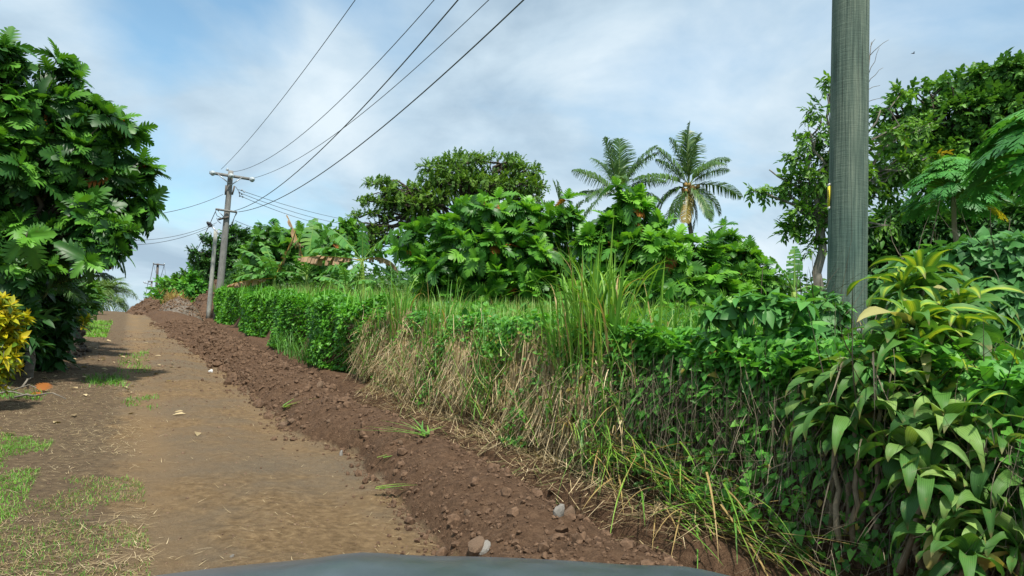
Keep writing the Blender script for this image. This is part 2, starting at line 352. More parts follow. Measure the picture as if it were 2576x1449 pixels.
def earth_mat():
    m, nt, out = new_mat('earth'); p = nt.nodes.new('ShaderNodeBsdfPrincipled')
    big = noise(nt, .9, 6, .6); fin = noise(nt, 14, 8, .72); grit = noise(nt, 70, 5, .75); patch = noise(nt, .35, 5, .6)
    # road: tan clay with grey gravelly patches
    r1 = ramp(nt, [(.32, (.105,.066,.032)), (.5, (.195,.128,.065)), (.68, (.30,.205,.108))]); nt.links.new(fin.outputs['Fac'], r1.inputs[0])
    r2 = ramp(nt, [(.32, (.085,.066,.046)), (.52, (.16,.126,.086)), (.7, (.265,.215,.152))]); nt.links.new(grit.outputs['Fac'], r2.inputs[0])
    fr = ramp(nt, [(.42, (0,0,0)), (.60, (1,1,1))]); nt.links.new(big.outputs['Fac'], fr.inputs[0])
    road = mix_c(nt, math_n(nt, 'MULTIPLY', fr.outputs[0], .75), r1.outputs[0], r2.outputs[0])
    ro = ramp(nt, [(.52, (0,0,0)), (.66, (1,1,1))]); nt.links.new(patch.outputs['Fac'], ro.inputs[0])
    road = mix_c(nt, math_n(nt, 'MULTIPLY', ro.outputs[0], .35), road, (.22,.14,.072))
    road = mix_c(nt, math_n(nt, 'MULTIPLY', attr(nt, 'w_track').outputs['Fac'], .8), road, (.25,.165,.085))
    # spoil
    r3 = ramp(nt, [(.32, (.046,.025,.013)), (.5, (.110,.063,.036)), (.68, (.22,.135,.080))]); nt.links.new(fin.outputs['Fac'], r3.inputs[0])
    r3b = ramp(nt, [(.36, (.052,.029,.016)), (.66, (.18,.108,.064))]); nt.links.new(grit.outputs['Fac'], r3b.inputs[0])
    spoil = mix_c(nt, .45, r3.outputs[0], r3b.outputs[0])
    # verge: darker humus with straw
    r4 = ramp(nt, [(.3, (.075,.052,.032)), (.55, (.15,.105,.062)), (.75, (.27,.20,.11))]); nt.links.new(fin.outputs['Fac'], r4.inputs[0])
    # field soil under plants
    ws = attr(nt, 'w_spoil').outputs['Fac']; wv = attr(nt, 'w_verge').outputs['Fac']; wf = attr(nt, 'w_field').outputs['Fac']
    wob = math_n(nt, 'SUBTRACT', noise(nt, 5, 5).outputs['Fac'], .5)
    def soft(w):
        q = math_n(nt, 'ADD', w, math_n(nt, 'MULTIPLY', wob, .9)); z = ramp(nt, [(.38, (0,0,0)), (.62, (1,1,1))]); nt.links.new(q, z.inputs[0]); return z.outputs[0]
    col = mix_c(nt, soft(wv), road, r4.outputs[0]); col = mix_c(nt, soft(ws), col, spoil); col = mix_c(nt, wf, col, (.035,.045,.018))
    nt.links.new(col, p.inputs['Base Color']); p.inputs['Roughness'].default_value = .95; p.inputs['Specular IOR Level'].default_value = .15
    hs = math_n(nt, 'ADD', fin.outputs['Fac'], math_n(nt, 'MULTIPLY', grit.outputs['Fac'], .5))
    b = bump(nt, hs, .9, .045); nt.links.new(b.outputs[0], p.inputs['Normal'])
    nt.links.new(p.outputs[0], out.inputs[0]); return m
M['earth'] = earth_mat()
def big_pole_mat():
    m, nt, out = new_mat('treated_pole_wood'); p = nt.nodes.new('ShaderNodeBsdfPrincipled')
    v = noise(nt, 16, 8, .7, None, (3.2,3.2,.07)); h = noise(nt, 14, 5, .65, None, (.4,.4,7)); b = noise(nt, 1.6, 4, .6, None, (1,1,.5))
    r = ramp(nt, [(.3, (.03,.045,.038)), (.45, (.09,.13,.108)), (.72, (.26,.30,.245))]); nt.links.new(v.outputs['Fac'], r.inputs[0])
    r2 = ramp(nt, [(.3, (.78,.8,.8)), (.7, (1.12,1.12,1.1))]); nt.links.new(h.outputs['Fac'], r2.inputs[0])
    r3 = ramp(nt, [(.3, (.55,.72,.70)), (.7, (1.15,1.1,.98))]); nt.links.new(b.outputs['Fac'], r3.inputs[0])
    ck = noise(nt, 16, 3, .5, None, (7,7,.045)); cm = ramp(nt, [(.62, (1,1,1)), (.70, (.28,.3,.3))]); nt.links.new(ck.outputs['Fac'], cm.inputs[0])
    c = mix_c(nt, 1., mix_c(nt, 1., r.outputs[0], cm.outputs[0], 'MULTIPLY'), r2.outputs[0], 'MULTIPLY'); c = mix_c(nt, 1., c, r3.outputs[0], 'MULTIPLY')
    nt.links.new(c, p.inputs['Base Color']); p.inputs['Roughness'].default_value = .85
    hh = math_n(nt, 'ADD', v.outputs['Fac'], h.outputs['Fac']); bb = bump(nt, hh, .5, .008); nt.links.new(bb.outputs[0], p.inputs['Normal'])
    nt.links.new(p.outputs[0], out.inputs[0]); return m
M['big_pole'] = big_pole_mat()
def car_mat():
    m, nt, out = new_mat('blue_grey_car_paint'); p = nt.nodes.new('ShaderNodeBsdfPrincipled')
    n = noise(nt, 8, 4); r = ramp(nt, [(.3, (.035,.047,.062)), (.7, (.06,.075,.093))]); nt.links.new(n.outputs['Fac'], r.inputs[0]); nt.links.new(r.outputs[0], p.inputs['Base Color'])
    r2 = ramp(nt, [(.3, (.28,.28,.28)), (.7, (.42,.42,.42))]); nt.links.new(n.outputs['Fac'], r2.inputs[0]); nt.links.new(r2.outputs[0], p.inputs['Roughness'])
    p.inputs['Coat Weight'].default_value = .4; p.inputs['Coat Roughness'].default_value = .15
    nt.links.new(p.outputs[0], out.inputs[0]); return m
M['car'] = car_mat()
M['tyre'] = solid('tyre_rubber', (.02,.02,.02), (.035,.035,.035), 20, .9, 3, None, 0)
M['lamp_glass'] = solid('headlight_lens', (.6,.62,.64), (.7,.72,.74), 8, .15, 2, None, 0, .01, .6)

def ico(sub=2):
    import bmesh
    bm = bmesh.new(); bmesh.ops.create_icosphere(bm, subdivisions=sub, radius=1.); V = np.array([v.co[:] for v in bm.verts]); F = np.array([[v.index for v in f.verts] for f in bm.faces]); bm.free(); return V, F
IC2, IF2 = ico(2); IC1, IF1 = ico(1); IC3, IF3 = ico(3)
def lump(seed, V, amp=.35):
    r = np.random.default_rng(seed); d = r.normal(size=(7, 3)); d /= np.linalg.norm(d, axis=1)[:, None]
    k = 1+amp*sum(np.sin(V@q*r.uniform(1.5, 3.5)+r.uniform(0, 6)) for q in d)/4; W = V*k[:, None]
    for q in d[:4]:   # broken faces
        h = W@q; c = r.uniform(.62, .85); W = W-np.maximum(h-c, 0)[:, None]*q*.85
    return W*r.uniform(.7, 1.1, 3)
# ------------------------------------------------------------------ THE SETTING: ground, road, spoil bank
def build_ground():
    S = np.concatenate([np.arange(-60, -8, 4.), np.arange(-8, 2.6, .3), np.arange(2.6, 14, .045), np.arange(14, 34, .10), np.arange(34, 64, .25), np.geomspace(64, 900, 40)])
    Tt = np.concatenate([-np.geomspace(600, 7, 26), np.arange(-6.5, -2.2, .2), np.arange(-2.2, .9, .06), np.arange(.9, 4.6, .036), np.arange(4.6, 9, .25), np.geomspace(9, 700, 36)])
    ss, tt = np.meshgrid(S, Tt, indexing='ij')
    z = ground(ss.ravel(), tt.ravel()).reshape(ss.shape)
    x, y = to_xy(ss, tt)
    V = np.stack([x, y, z], -1).reshape(-1, 3)
    n, m = ss.shape
    sl = spoil_left(ss.ravel()).reshape(ss.shape)
    fade = sstep(74, 64, ss)
    lim = 4.62+0*ss
    w_spoil = sstep(-.12, .12, tt-sl)*sstep(.35, -.2, tt-lim)*fade
    w_verge = np.maximum(sstep(.45, -.5, tt), .55*sstep(.25, .0, np.abs(tt-(sl-.1)))*0)
    w_field = np.maximum(sstep(-.1, .3, tt-lim), sstep(-2.6, -4.0, tt))
    w_track = np.exp(-((tt-.30-.12*fbm(ss*.4, ss*0, 2, 3))/.20)**2)*(.55+1.2*fbm(ss*1.5, tt*2, 3, 4))+.5*np.exp(-((tt-1.65)/.15)**2)*(.5+1.4*fbm(ss*1.1, tt*2, 3, 6))
    a = {'w_track': np.clip(w_track, 0, 1).ravel(), 'w_spoil': w_spoil.ravel(), 'w_verge': w_verge.ravel(), 'w_field': w_field.ravel()}
    i = np.arange(n-1)[:, None]; j = np.arange(m-1)[None]
    F = np.stack([i*m+j, i*m+j+1, (i+1)*m+j+1, (i+1)*m+j], -1).reshape(-1, 4)[:, ::-1]
    sc = (.5*(ss[:-1, :-1]+ss[1:, 1:])).ravel(); tc = (.5*(tt[:-1, :-1]+tt[1:, 1:])).ravel()
    slc = spoil_left(sc)
    bank = (tc > slc) & (tc < 4.62) & (sc < 70) & (sc > -8)
    road = (tc > .1+.25*fbm(sc*.5, sc*0, 3, 77)) & ~bank & (tc < np.where(sc < 70, slc, 3.4))
    for nm, sel in (('ground', ~bank & ~road), ('dirt_road', road), ('spoil_bank', bank)):
        f = F[sel]; ids = np.unique(f); mp = np.full(len(V), -1); mp[ids] = np.arange(len(ids))
        o = mesh_np(nm, V[ids], [mp[f]], M['earth'], None, {k: q[ids] for k, q in a.items()})
        tag(o, kind='structure')
build_ground()
def on(s, t):
    x, y = to_xy(np.asarray(s, float), np.asarray(t, float)); return np.stack([x, y, ground(s, t)], -1)
SDIR = np.array([SD[0], SD[1], 0]); TDIR = np.array([TD[0], TD[1], 0])
AZS = AZ                      # compass angle of the road
# ------------------------------------------------------------------ plant builders
def lobe(u, v, ru, rv, d, rd=None):
    k = d/FPX; return (P(u, v, d), np.array([ru*k, (rd or ru)*k, rv*k]))
def lobes_px(lst, d): return [lobe(*(q if len(q) > 4 else (*q, d))) for q in lst]
def sample_lobes(lobes, n, inner=.45, zmin=None):
    w = np.array([r[0]*r[2]+r[0]*r[1]*.5 for _, r in lobes]); k = rng.choice(len(lobes), n, p=w/w.sum())
    d = rnd_dirs(n); d[:, 2] += .12; d = unit(d)
    rr = inner+(1-inner)*rng.random(n)**.6
    c = np.array([q[0] for q in lobes])[k]; r = np.array([q[1] for q in lobes])[k]
    # view-aligned horizontal axes so that ru runs across the tree
    pos = c+d*r*rr[:, None]
    out = unit(d/r)
    return pos, out, k
def rosettes(mb, pos, axis, k, size, tmpls, dead=.02, tilt=(12, 108), young=.8, jit=.12):
    n = len(pos)
    e1 = unit(np.cross(axis, np.array([.31, .2, .93]))); e2 = np.cross(axis, e1)
    ph0 = rng.random(n)*6.28; cl = rng.normal(0, jit, n)
    for i in range(k):
        f = i/(k-1.)
        tl = np.radians(tilt[0]+(tilt[1]-tilt[0])*f+rng.normal(0, 9, n)); ph = ph0+i*2.4+rng.normal(0, .25, n)
        d = np.cos(tl)[:, None]*axis+np.sin(tl)[:, None]*(np.cos(ph)[:, None]*e1+np.sin(ph)[:, None]*e2)
        d[:, 2] -= .18*f; d = unit(d)
        up = axis+rnd_dirs(n)*.25+np.array([0, 0, .3])
        rot = frames(d, up)
        sc = size*(.58+.42*np.sin(f*2.6))*rng.uniform(.65, 1.2, n)
        r = np.clip(young*(1-f)**1.3+.12+cl+rng.normal(0, .06, n), 0.0, .9)
        if f > .6: r = np.where(rng.random(n) < dead, 1.5, r)
        ti = rng.integers(0, len(tmpls), n)
        for q in range(len(tmpls)):
            s = (ti == q) & (rng.random(n) > .07); scatter(mb, tmpls[q], (pos+d*.03*size)[s], rot[s], sc[s], r[s])
def sprays(mb, pos, out, size, tmpls, droop=.1, jit=.18, mean=.42, dead=.0, upw=0.):
    n = len(pos); d = unit(out*.8+rnd_dirs(n)*.55+np.array([0, 0, -droop+upw])); up = unit(np.array([0, 0, 1.])+rnd_dirs(n)*.35+out*.25)
    rot = frames(d, up); sc = size*rng.uniform(.75, 1.25, n)
    r = np.clip(mean+rng.normal(0, jit, n), 0, .9); r = np.where(rng.random(n) < dead, 1.5, r)
    ti = rng.integers(0, len(tmpls), n)
    for q in range(len(tmpls)):
        s = ti == q; scatter(mb, tmpls[q], (pos-d*size*.4)[s], rot[s], sc[s], r[s])
def bez(a, b, sag, n=7, wob=.06):
    t = np.linspace(0, 1, n)[:, None]; L = np.linalg.norm(b-a)
    p = a+(b-a)*t; p[:, 2] += (sag*4*t*(1-t))[:, 0]
    w = rng.normal(0, wob*L, (n, 3))*np.sin(np.pi*t); return p+w
def wood(mb, base, fork, lobes, clusters, kidx, r0, twig=.35, tw_r=.012, limb_sag=.15, forks=None):
    mb.tube(bez(base, fork, 0, 8, .03), np.linspace(r0*1.15, r0*.72, 8), 9)
    mids = []
    for i, (c, r) in enumerate(lobes):
        L = np.linalg.norm(c-fork); e = c-np.array([0, 0, .25])*r[2]
        p = bez(fork, e, limb_sag*L*.5, 8, .05); mb.tube(p, np.linspace(r0*.5, max(r0*.12, tw_r*1.5), 8), 6); mids.append(p)
    for j in np.nonzero(rng.random(len(clusters)) < twig)[0]:
        p = mids[kidx[j]]; a = p[rng.integers(4, 8)]
        mb.tube(bez(a, clusters[j], .05, 5, .06), np.linspace(tw_r*1.6, tw_r*.6, 5), 4, False)
def tree(name, label, cat, base_uv, d, lst, mode, mat, n, size, bark, r0, fork_uv, k=9, tmpls=None, dead=.0, twig=.35, inner=.45, group=None, base=None, young=.8, jit=.12, mean=.42, droop=.1, tw_r=.012, upw=0., tilt=(12, 108), sag=.15, cname='crown', cull=None, depth=1.):
    sh = size*(.62 if mode == 'rosette' else .4)*FPX/d
    lst = [(q[0], q[1], max(q[2]-sh, q[2]*.4), max(q[3]-sh, q[3]*.35))+tuple(q[4:]) for q in lst]
    lobes = lobes_px(lst, d)
    lobes = [(c, q*np.array([1, depth, 1])) for c, q in lobes]
    b = P(base_uv, 800, d) if base is None else base.copy()
    if base is None: b[2] = gz(b[0], b[1])-.1
    fork = P(*fork_uv, d)
    t = thing(name, label, cat, group); t.location = b
    pos, out, ki = sample_lobes(lobes, n, inner)
    if mode == 'rosette':
        e_ = (rng.random(n) < .22)*rng.uniform(.2, .9, n)*size; pos = pos+out*e_[:, None]
    keep = pos[:, 2] > b[2]+.15
    if cull is not None: keep &= fbm(pos[:, 0]*1.25+pos[:, 1]*.5, pos[:, 2]*1.25, 3, 61+int(d*7)) > cull
    pos, out, ki = pos[keep], out[keep], ki[keep]
    mb = MB(); wood(mb, b-b, fork-b, [(c-b, r) for c, r in lobes], pos-b, ki, r0, twig, tw_r, sag)
    mb.build('trunk', M[bark], t)
    mb = MB()
    if mode == 'rosette':
        ax = unit(out*.75+np.array([0, 0, .55])+rnd_dirs(len(pos))*.3); rosettes(mb, pos-b, ax, k, size, tmpls or BREAD, dead, tilt, young, jit)
    else: sprays(mb, pos-b, out, size, tmpls, droop, jit, mean, dead, upw)
    mb.build(cname, M[mat], t)
    return t
SPR = [T_spray(9, 1, .36, .7, .25, .5, s) for s in (1, 2, 3)]
SPR_FINE = [T_spray(16, 1, .26, .62, .12, .35, s) for s in (4, 5, 6)]
SPR_LONG = [T_spray(10, 1, .46, .42, .35, .5, s) for s in (7, 8, 9)]
# ------------------------------------------------------------------ the breadfruit tree over the road, left
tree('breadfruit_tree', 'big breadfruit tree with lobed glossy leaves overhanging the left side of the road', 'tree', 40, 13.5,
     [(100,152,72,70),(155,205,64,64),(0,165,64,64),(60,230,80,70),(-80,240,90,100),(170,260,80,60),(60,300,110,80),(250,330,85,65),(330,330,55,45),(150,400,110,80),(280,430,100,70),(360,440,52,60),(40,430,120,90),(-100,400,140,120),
      (355,505,48,42),(220,530,120,70),(80,560,130,80),(315,545,55,45),(150,620,110,60),(225,630,80,62,13),(285,632,48,46,12.8),(240,580,85,62,13),(30,660,120,80),(-80,600,130,110),(205,600,80,50),(230,540,90,70,17.5),(150,520,110,90,20),(250,590,75,55,19),(60,560,120,90,18)],  # the deepest lobes are an unseen back crown, added to lengthen the road shade
     'rosette', 'bread_near', 900, .40, 'bark_dark', .10, (60, 640), k=9, dead=.018, twig=.8, cull=-.075, depth=.8, inner=.3, tilt=(18,112), tw_r=.011)  # dark bark colour stands in for the deep shade round this trunk
# ------------------------------------------------------------------ breadfruit trees in the field
BL = [('broad breadfruit tree in the middle, highest lobed crown below the spreading rain tree', 1235, 21, [(1210,535,85,52),(1300,545,85,50),(1390,590,62,60),(1110,580,85,55),(1035,605,62,48),(1420,560,60,50),(1200,640,140,75),(1320,650,130,75),(1130,680,120,60),(1270,715,160,55),(1400,700,80,60),(1455,620,50,60),(1460,700,60,70),(1140,740,110,60),(1290,755,140,60),(1420,745,90,60)], 520, .52, (1240,700), .15),
      ('breadfruit tree with a single pale upright leaf, standing in front of the two coconut palms', 1650, 18.5, [(1500,620,65,70),(1590,530,70,62),(1560,600,70,60),(1640,575,66,42),(1765,665,65,40),(1525,590,55,55),(1640,640,120,70),(1750,670,100,60),(1560,690,100,65),(1680,725,150,55),(1580,755,110,60),(1720,765,120,60),(1830,755,100,55)], 500, .52, (1650,690), .14),
      ('small loose breadfruit tree between the coconut palms and the big near pole', 1850, 23, [(1830,600,45,35),(1870,645,45,40),(1890,700,70,50),(1815,670,60,50),(1930,720,50,40)], 110, .44, (1860,715), .1),
      ('distant pale green breadfruit tree behind the banana plants', 740, 39, [(690,605,55,35),(745,608,60,36),(805,612,55,36),(850,640,45,40),(700,655,75,42),(790,660,80,45),(640,640,40,40)], 330, .62, (745,700), .15)]
for i, (lb, bu, d, lst, n, sz, fk, r0) in enumerate(BL):
    tree('breadfruit_tree', lb, 'tree', bu, d, lst, 'rosette', 'bread_far' if i == 3 else 'bread', n, sz, 'bark', r0, fk, k=9, dead=.035 if i < 3 else .01, twig=.3, group='breadfruit trees in the field', tw_r=.012, cull=-.24 if i < 3 else None)
# ------------------------------------------------------------------ rain tree, far
tree('rain_tree', 'wide umbrella-shaped rain tree with flat layered crown behind the breadfruit trees', 'tree', 1200, 54,
     [(1100,420,60,24),(1180,408,80,24),(1260,408,75,24),(1320,432,60,26),(1200,470,120,26),(1300,470,80,30),(1040,520,80,24),(1000,490,70,22),(920,570,50,30),(1100,500,80,22),(1350,468,42,20),(1150,440,75,18),(1240,445,70,16),(1090,455,60,16),(960,462,55,14),(1040,475,65,15),(930,505,45,13),(1000,515,70,14),(905,545,40,16),(960,545,60,16),(890,580,38,22),(940,590,55,28),(1060,545,60,16),(920,620,55,30),(1320,500,60,22),(1160,500,60,14)],
     'spray', 'rain', 4600, .52, 'bark_dark', .34, (1185, 625), tmpls=SPR_FINE, twig=.12, inner=.35, mean=.58, jit=.26, tw_r=.04, upw=.1, sag=.35, cull=-.11)
tree('leafy_tree', 'small round leafy tree at the left edge of the spreading rain tree', 'tree', 875, 46, [(875,568,24,18),(870,590,30,22),(895,610,30,25)], 'rosette', 'bread_far', 90, .5, 'bark', .08, (875,640), k=7, tmpls=SIMPLE, twig=.2)
tree('dark_feathery_tree', 'dark feathery tree with branches reaching left behind the wooden pole and lamp pole', 'tree', 590, 50,
     [(590,600,38,36),(625,620,38,40),(560,650,40,45),(600,670,60,55),(520,602,26,9),(550,612,25,14),(488,632,20,8),(515,640,28,12),(500,660,28,12),(530,680,30,25),(640,690,40,40)],
     'spray', 'darktree', 1900, .55, 'bark_dark', .2, (590, 710), tmpls=SPR_FINE, twig=.25, mean=.35, jit=.18, tw_r=.03)
for lb, bu, d, lst, n, mt, md in (
    ('tall hillside bush right of the far dark pole, upper right of its clump', 510, 58, [(520,698,46,48),(490,728,54,46),(540,740,45,45),(520,765,60,35)], 260, 'vine', .55),
    ('bushy hillside shrub with feathery top, between two other shrubs past the gravel heap', 465, 64, [(475,715,42,34),(450,735,48,36),(485,745,50,36),(460,765,55,32)], 260, 'tree', .45),
    ('low bright shrub just right of the far dark pole', 418, 70, [(432,732,42,36),(412,752,38,36),(440,762,45,28)], 180, 'vine', .6)):
    tree('hillside_shrub', lb, 'shrub', bu, d, lst, 'spray', mt, n*2, .8, 'bark', .08, (bu, 765), tmpls=SPR, twig=.1, mean=md, group='shrubs on the hillside', tw_r=.02)
# ------------------------------------------------------------------ right hand trees
t = tree('tall_leafy_tree', 'tall slender tree with drooping leaf sprays and bare top twigs, behind the near pole', 'tree', 2048, 20,
     [(2085,215,38,42),(2060,285,45,38),(2120,270,50,45),(2045,355,60,34),(2000,400,50,22),(1935,425,38,20),(1900,478,38,20),(1965,480,60,26),(2040,455,75,45),(2045,540,70,42),(2000,575,45,28),(2050,620,32,50),(2120,370,70,60),(2150,450,60,45),(2130,545,50,42),(2240,335,40,38,20),(2265,235,32,26,20),(2215,270,28,40),(2300,330,60,36,21),(2330,390,60,40,21),(2260,420,70,36,21),(2200,480,60,40,21),(2240,560,50,40,21)],
     'spray', 'tree', 950, .36, 'bark', .13, (2062, 560), tmpls=SPR_LONG, twig=.35, inner=.3, mean=.66, jit=.22, cull=-.1, dead=.012, tw_r=.010, droop=.25)
mb = MB(); o0 = t.location
top = [P(2110,420,20), P(2150,300,20), P(2182,200,20), P(2192,105,20)]
mb.tube(np.array(top), [.05,.035,.02,.007], 6)
for a, b in (((2188,140),(2236,100)),((2184,190),(2212,120)),((2182,200),(2160,130)),((2184,210),(2222,170)),((2178,230),(2214,215)),((2174,255),(2145,180)),((2190,118),(2202,98)),((2170,262),(2222,248))):
    mb.tube(bez(P(*a,20), P(*b,20), .03, 5, .03), np.linspace(.010,.005,5), 4)
o = mb.build('bare_twigs', M['bark'], t); o.location = -np.array(o0)
tree('shade_tree', 'large dense dome-topped tree filling the upper right behind the papaya', 'tree', 2440, 31,
     [(2260,285,70,42),(2340,245,75,38),(2430,215,80,36),(2520,192,80,36),(2610,190,90,45),(2290,350,80,55),(2400,300,110,60),(2530,290,110,80),(2640,300,110,100),(2350,420,100,60),(2480,400,120,80),(2600,430,110,90)],
     'spray', 'darktree', 3600, .52, 'bark_dark', .3, (2430, 560), tmpls=SPR, twig=.16, inner=.4, mean=.64, cull=-.13, jit=.18, tw_r=.03)
tree('understory_tree', 'dark low tree with narrow drooping leaves behind the papaya trunk', 'tree', 2330, 24,
     [(2215,580,60,60),(2290,560,80,50),(2370,590,90,60),(2470,570,90,55),(2560,560,80,60),(2230,660,70,50),(2330,660,90,55),(2450,650,110,60),(2560,650,90,60),(2180,690,50,50)],
     'spray', 'darktree', 2600, .45, 'bark_dark', .12, (2330, 690), tmpls=SPR_LONG, twig=.05, mean=.32, jit=.2, droop=.3)
# ------------------------------------------------------------------ palms
def frond_mesh(L, lean, bend, az, n=60, leaf=.72, hang=.7, dead=False, mean=.4):
    """one frond: curved rib with two rows of narrow leaflets"""
    mb = MB(); K = 16; t = np.linspace(0, 1, K+1)
    th = lean+bend*t**1.4; h = np.array([math.sin(az), math.cos(az), 0])
    st = (np.sin(th)[:, None]*h+np.cos(th)[:, None]*np.array([0, 0, 1.]))*L/K
    c = np.concatenate([[[0, 0, 0]], np.cumsum(st[:-1], 0)])
    mb.tube(c, np.linspace(.035, .006, K+1)*L/3.5, 5, True)
    mb.A.setdefault('rnd', []).append(np.full(mb.n, .9)); mb.A.setdefault('cx', []).append(np.zeros(mb.n))
    u = np.linspace(.16, .99, n); idx = u*K
    p = np.stack([np.interp(idx, np.arange(K+1), c[:, q]) for q in range(3)], 1); d = unit(np.stack([np.interp(idx, np.arange(K+1), st[:, q]) for q in range(3)], 1))
    side = np.array([math.cos(az), -math.sin(az), 0])
    ll = leaf*L/3.5*1.5*(np.sin(np.pi*np.clip(u*.93+.06, 0, 1))**.6)*.75
    for sg in (-1, 1):
        up = unit(np.cross(side[None], d))*np.sign(np.cross(side[None], d)[:, 2:3]+1e-6)
        dr = unit(d*.65+sg*side*.8+up*.22+rng.normal(0, .07, (n, 3)))
        dn = np.array([0, 0, -1.])*min(1.4, .25+lean)
        m1 = p+dr*ll[:, None]*.5; dr2 = unit(dr+dn*hang*rng.uniform(.6, 1.4, (n, 1))); e = m1+dr2*ll[:, None]*.5
        w = unit(np.cross(dr, up+rnd_dirs(n)*.3))*.029*L/3.5*1.25
        V = np.stack([p-w*.6, p+w*.6, m1-w, m1+w, e-w*.15, e+w*.15], 1).reshape(-1, 3)
        o = (np.arange(n)*6)[:, None]; F = np.concatenate([o+[0, 1, 3, 2], o+[2, 3, 5, 4]])
        r = np.full(n*6, 1.5) if dead else np.clip(np.repeat(rng.normal(mean, .12, n), 6), 0, .9)
        mb.add(V, [F], {'rnd': r, 'cx': np.zeros(n*6)})
    return mb
def palm(name, label, crown, base, fronds, L, r=.13, group=None, coconuts=0, leaf=1.05, hang=1.9, n=50, mean=.34, cat='palm'):
    t = thing(name, label, cat, group); t.location = base
    top = crown-base
    mb = MB(); mb.tube(bez(np.zeros(3), top, 0, 9, .012), np.linspace(r*1.25, r*.8, 9), 10); mb.build('trunk', M['palm_bark'], t)
    for (az, le, be, ls, dd) in fronds:
        le, be, az = le+rng.normal(0, 5), be+rng.normal(0, 11), az+rng.normal(0, 14)
        o = frond_mesh(L*ls*rng.uniform(.88, 1.08), R_(le), R_(be), R_(az), n, leaf, hang, dd, mean).build('frond', M['palm'], t); o.location = top
    if coconuts:
        m0 = MB(); th = np.linspace(0, np.pi, 7); ph = np.linspace(0, 2*np.pi, 9)[:-1]
        V = np.array([[.11*math.sin(a)*math.cos(b), .11*math.sin(a)*math.sin(b), .14*math.cos(a)+.012*math.cos(3*b)*math.sin(a)] for a in th for b in ph])
        F = [[i*8+j, (i+1)*8+j, (i+1)*8+(j+1) % 8, i*8+(j+1) % 8] for i in range(6) for j in range(8)]
        m0.add(V, [np.array(F)]); first = m0.build('coconut', M['coconut'], t)
        for q in range(coconuts):
            o = first if q == 0 else first.copy()
            if q: C.objects.link(o); o.parent = t
            a = rng.random()*6.28; o.location = top+np.array([math.cos(a)*rng.uniform(.25, .6), math.sin(a)*rng.uniform(.25, .6), rng.uniform(-.75, .15)])
            o.rotation_euler = (rng.normal()*.4, rng.normal()*.4, 0); o.scale = (1.1,)*3
    return t
def gb(u, d, dz=-.1): p = P(u, 800, d); p[2] = gz(p[0], p[1])+dz; return p
# azimuths: 90 = right, 270 = left, 180 = towards the camera
palm('coconut_palm', 'taller coconut palm laden with brown coconuts and drooping lower fronds', P(1733,466,48), gb(1744,48),
     [(270,3,10,1.1,0),(80,8,22,1.05,0),(0,12,25,1.0,0),(280,18,26,.95,0),(95,24,50,1.0,0),(262,34,40,.8,0),(75,46,30,.85,0),(285,55,30,.7,0),(170,40,80,.8,0),
      (255,78,48,1.0,0),(98,76,36,1.05,0),(270,110,55,.7,0),(90,112,55,.85,0),(130,120,42,.9,0),(185,150,22,.75,1),(230,135,30,.85,0),(150,140,28,.85,0),(100,140,28,.8,0),(300,100,70,.8,0),(262,150,25,.8,0),(95,155,20,.8,0)], 3.8, .15, 'coconut palms', 26)
palm('coconut_palm', 'shorter coconut palm with upright feathery fronds left of the fruiting palm', P(1556,492,47), gb(1560,47),
     [(180,1,6,1.1,0),(265,12,26,1.0,0),(85,14,40,1.1,0),(100,24,60,1.0,0),(275,30,34,1.0,0),(265,58,24,1.,0),(110,50,50,.9,0),(100,72,40,.75,0),(200,50,60,.8,0),(20,20,40,.9,0),(262,92,30,.7,0),(250,80,60,.8,0),(95,92,40,.7,0)], 3.9, .14, 'coconut palms')
palm('young_coconut_palm', 'young palm with stiff upright fronds rising right of the middle breadfruit tree', P(1425,640,33), gb(1425,33),
     [(270,3,8,1.1,0),(265,6,10,1.0,0),(90,16,22,1.1,0),(80,28,32,.95,0),(100,8,40,.8,0),(280,20,30,.9,0),(180,18,30,.8,0),(95,42,40,.8,0),(270,38,50,.8,0),(85,55,40,.7,0)], 3.3, .12, 'young palms', 0, .8)
palm('garden_palm', 'dark low palm with hanging fronds in the shade under the overhanging breadfruit', P(95,735,14), gb(85,14),
     [(80,55,50,1.05,0),(95,60,55,1.,0),(110,65,50,.9,0),(70,40,60,1,0),(120,50,70,.9,0),(180,50,60,.8,0),(60,70,50,.8,0),(260,50,60,.8,0),(20,30,60,.9,0),(100,30,85,1.,0)], 1.15, .06, None, 0, .95, .9, 40, .15)
palm('weeping_palm', 'small round weeping palm on a pale trunk at the crest left of the road', P(262,752,54), gb(254,54),
     [(a, l, 105, sc, 0) for a, l, sc in zip(np.arange(40)*137.5 % 360, np.linspace(0, 85, 40), rng.uniform(.85, 1.2, 40))], 2.0, .07, None, 0, 1.4, 1., 26, .6)
# ------------------------------------------------------------------ undergrowth below the trees
def undergrowth():
    mb = MB()
    for (u0, u1, d0, d1, h, n, sz, mean) in ((620,1080,36,46,2.3,1500,.6,.3),(-1500,-130,15,26,3.2,2600,.5,.3),(1000,1960,24,34,1.5,2200,.5,.25),(1900,2250,22,30,2.2,900,.45,.3),(560,700,44,52,2.2,500,.6,.35)):
        d = rng.uniform(d0, d1, n); u = rng.uniform(u0, u1, n); q = np.array([P(a, 800, b) for a, b in zip(u, d)]); s, t_ = to_st(q[:, 0], q[:, 1])
        z = ground(s, t_, False)+rng.random(n)*h*(.75+1.1*fbm(u*.02, d*.3, 3, 88))
        sprays(mb, np.stack([q[:, 0], q[:, 1], z], -1), unit(rnd_dirs(n)+[0, -.6, .5]), sz, SPR, .15, .15, mean)
    tag(mb.build('undergrowth', M['tree']), 'dark tangled undergrowth at the foot of the trees beyond the field', 'undergrowth', kind='stuff')
undergrowth()
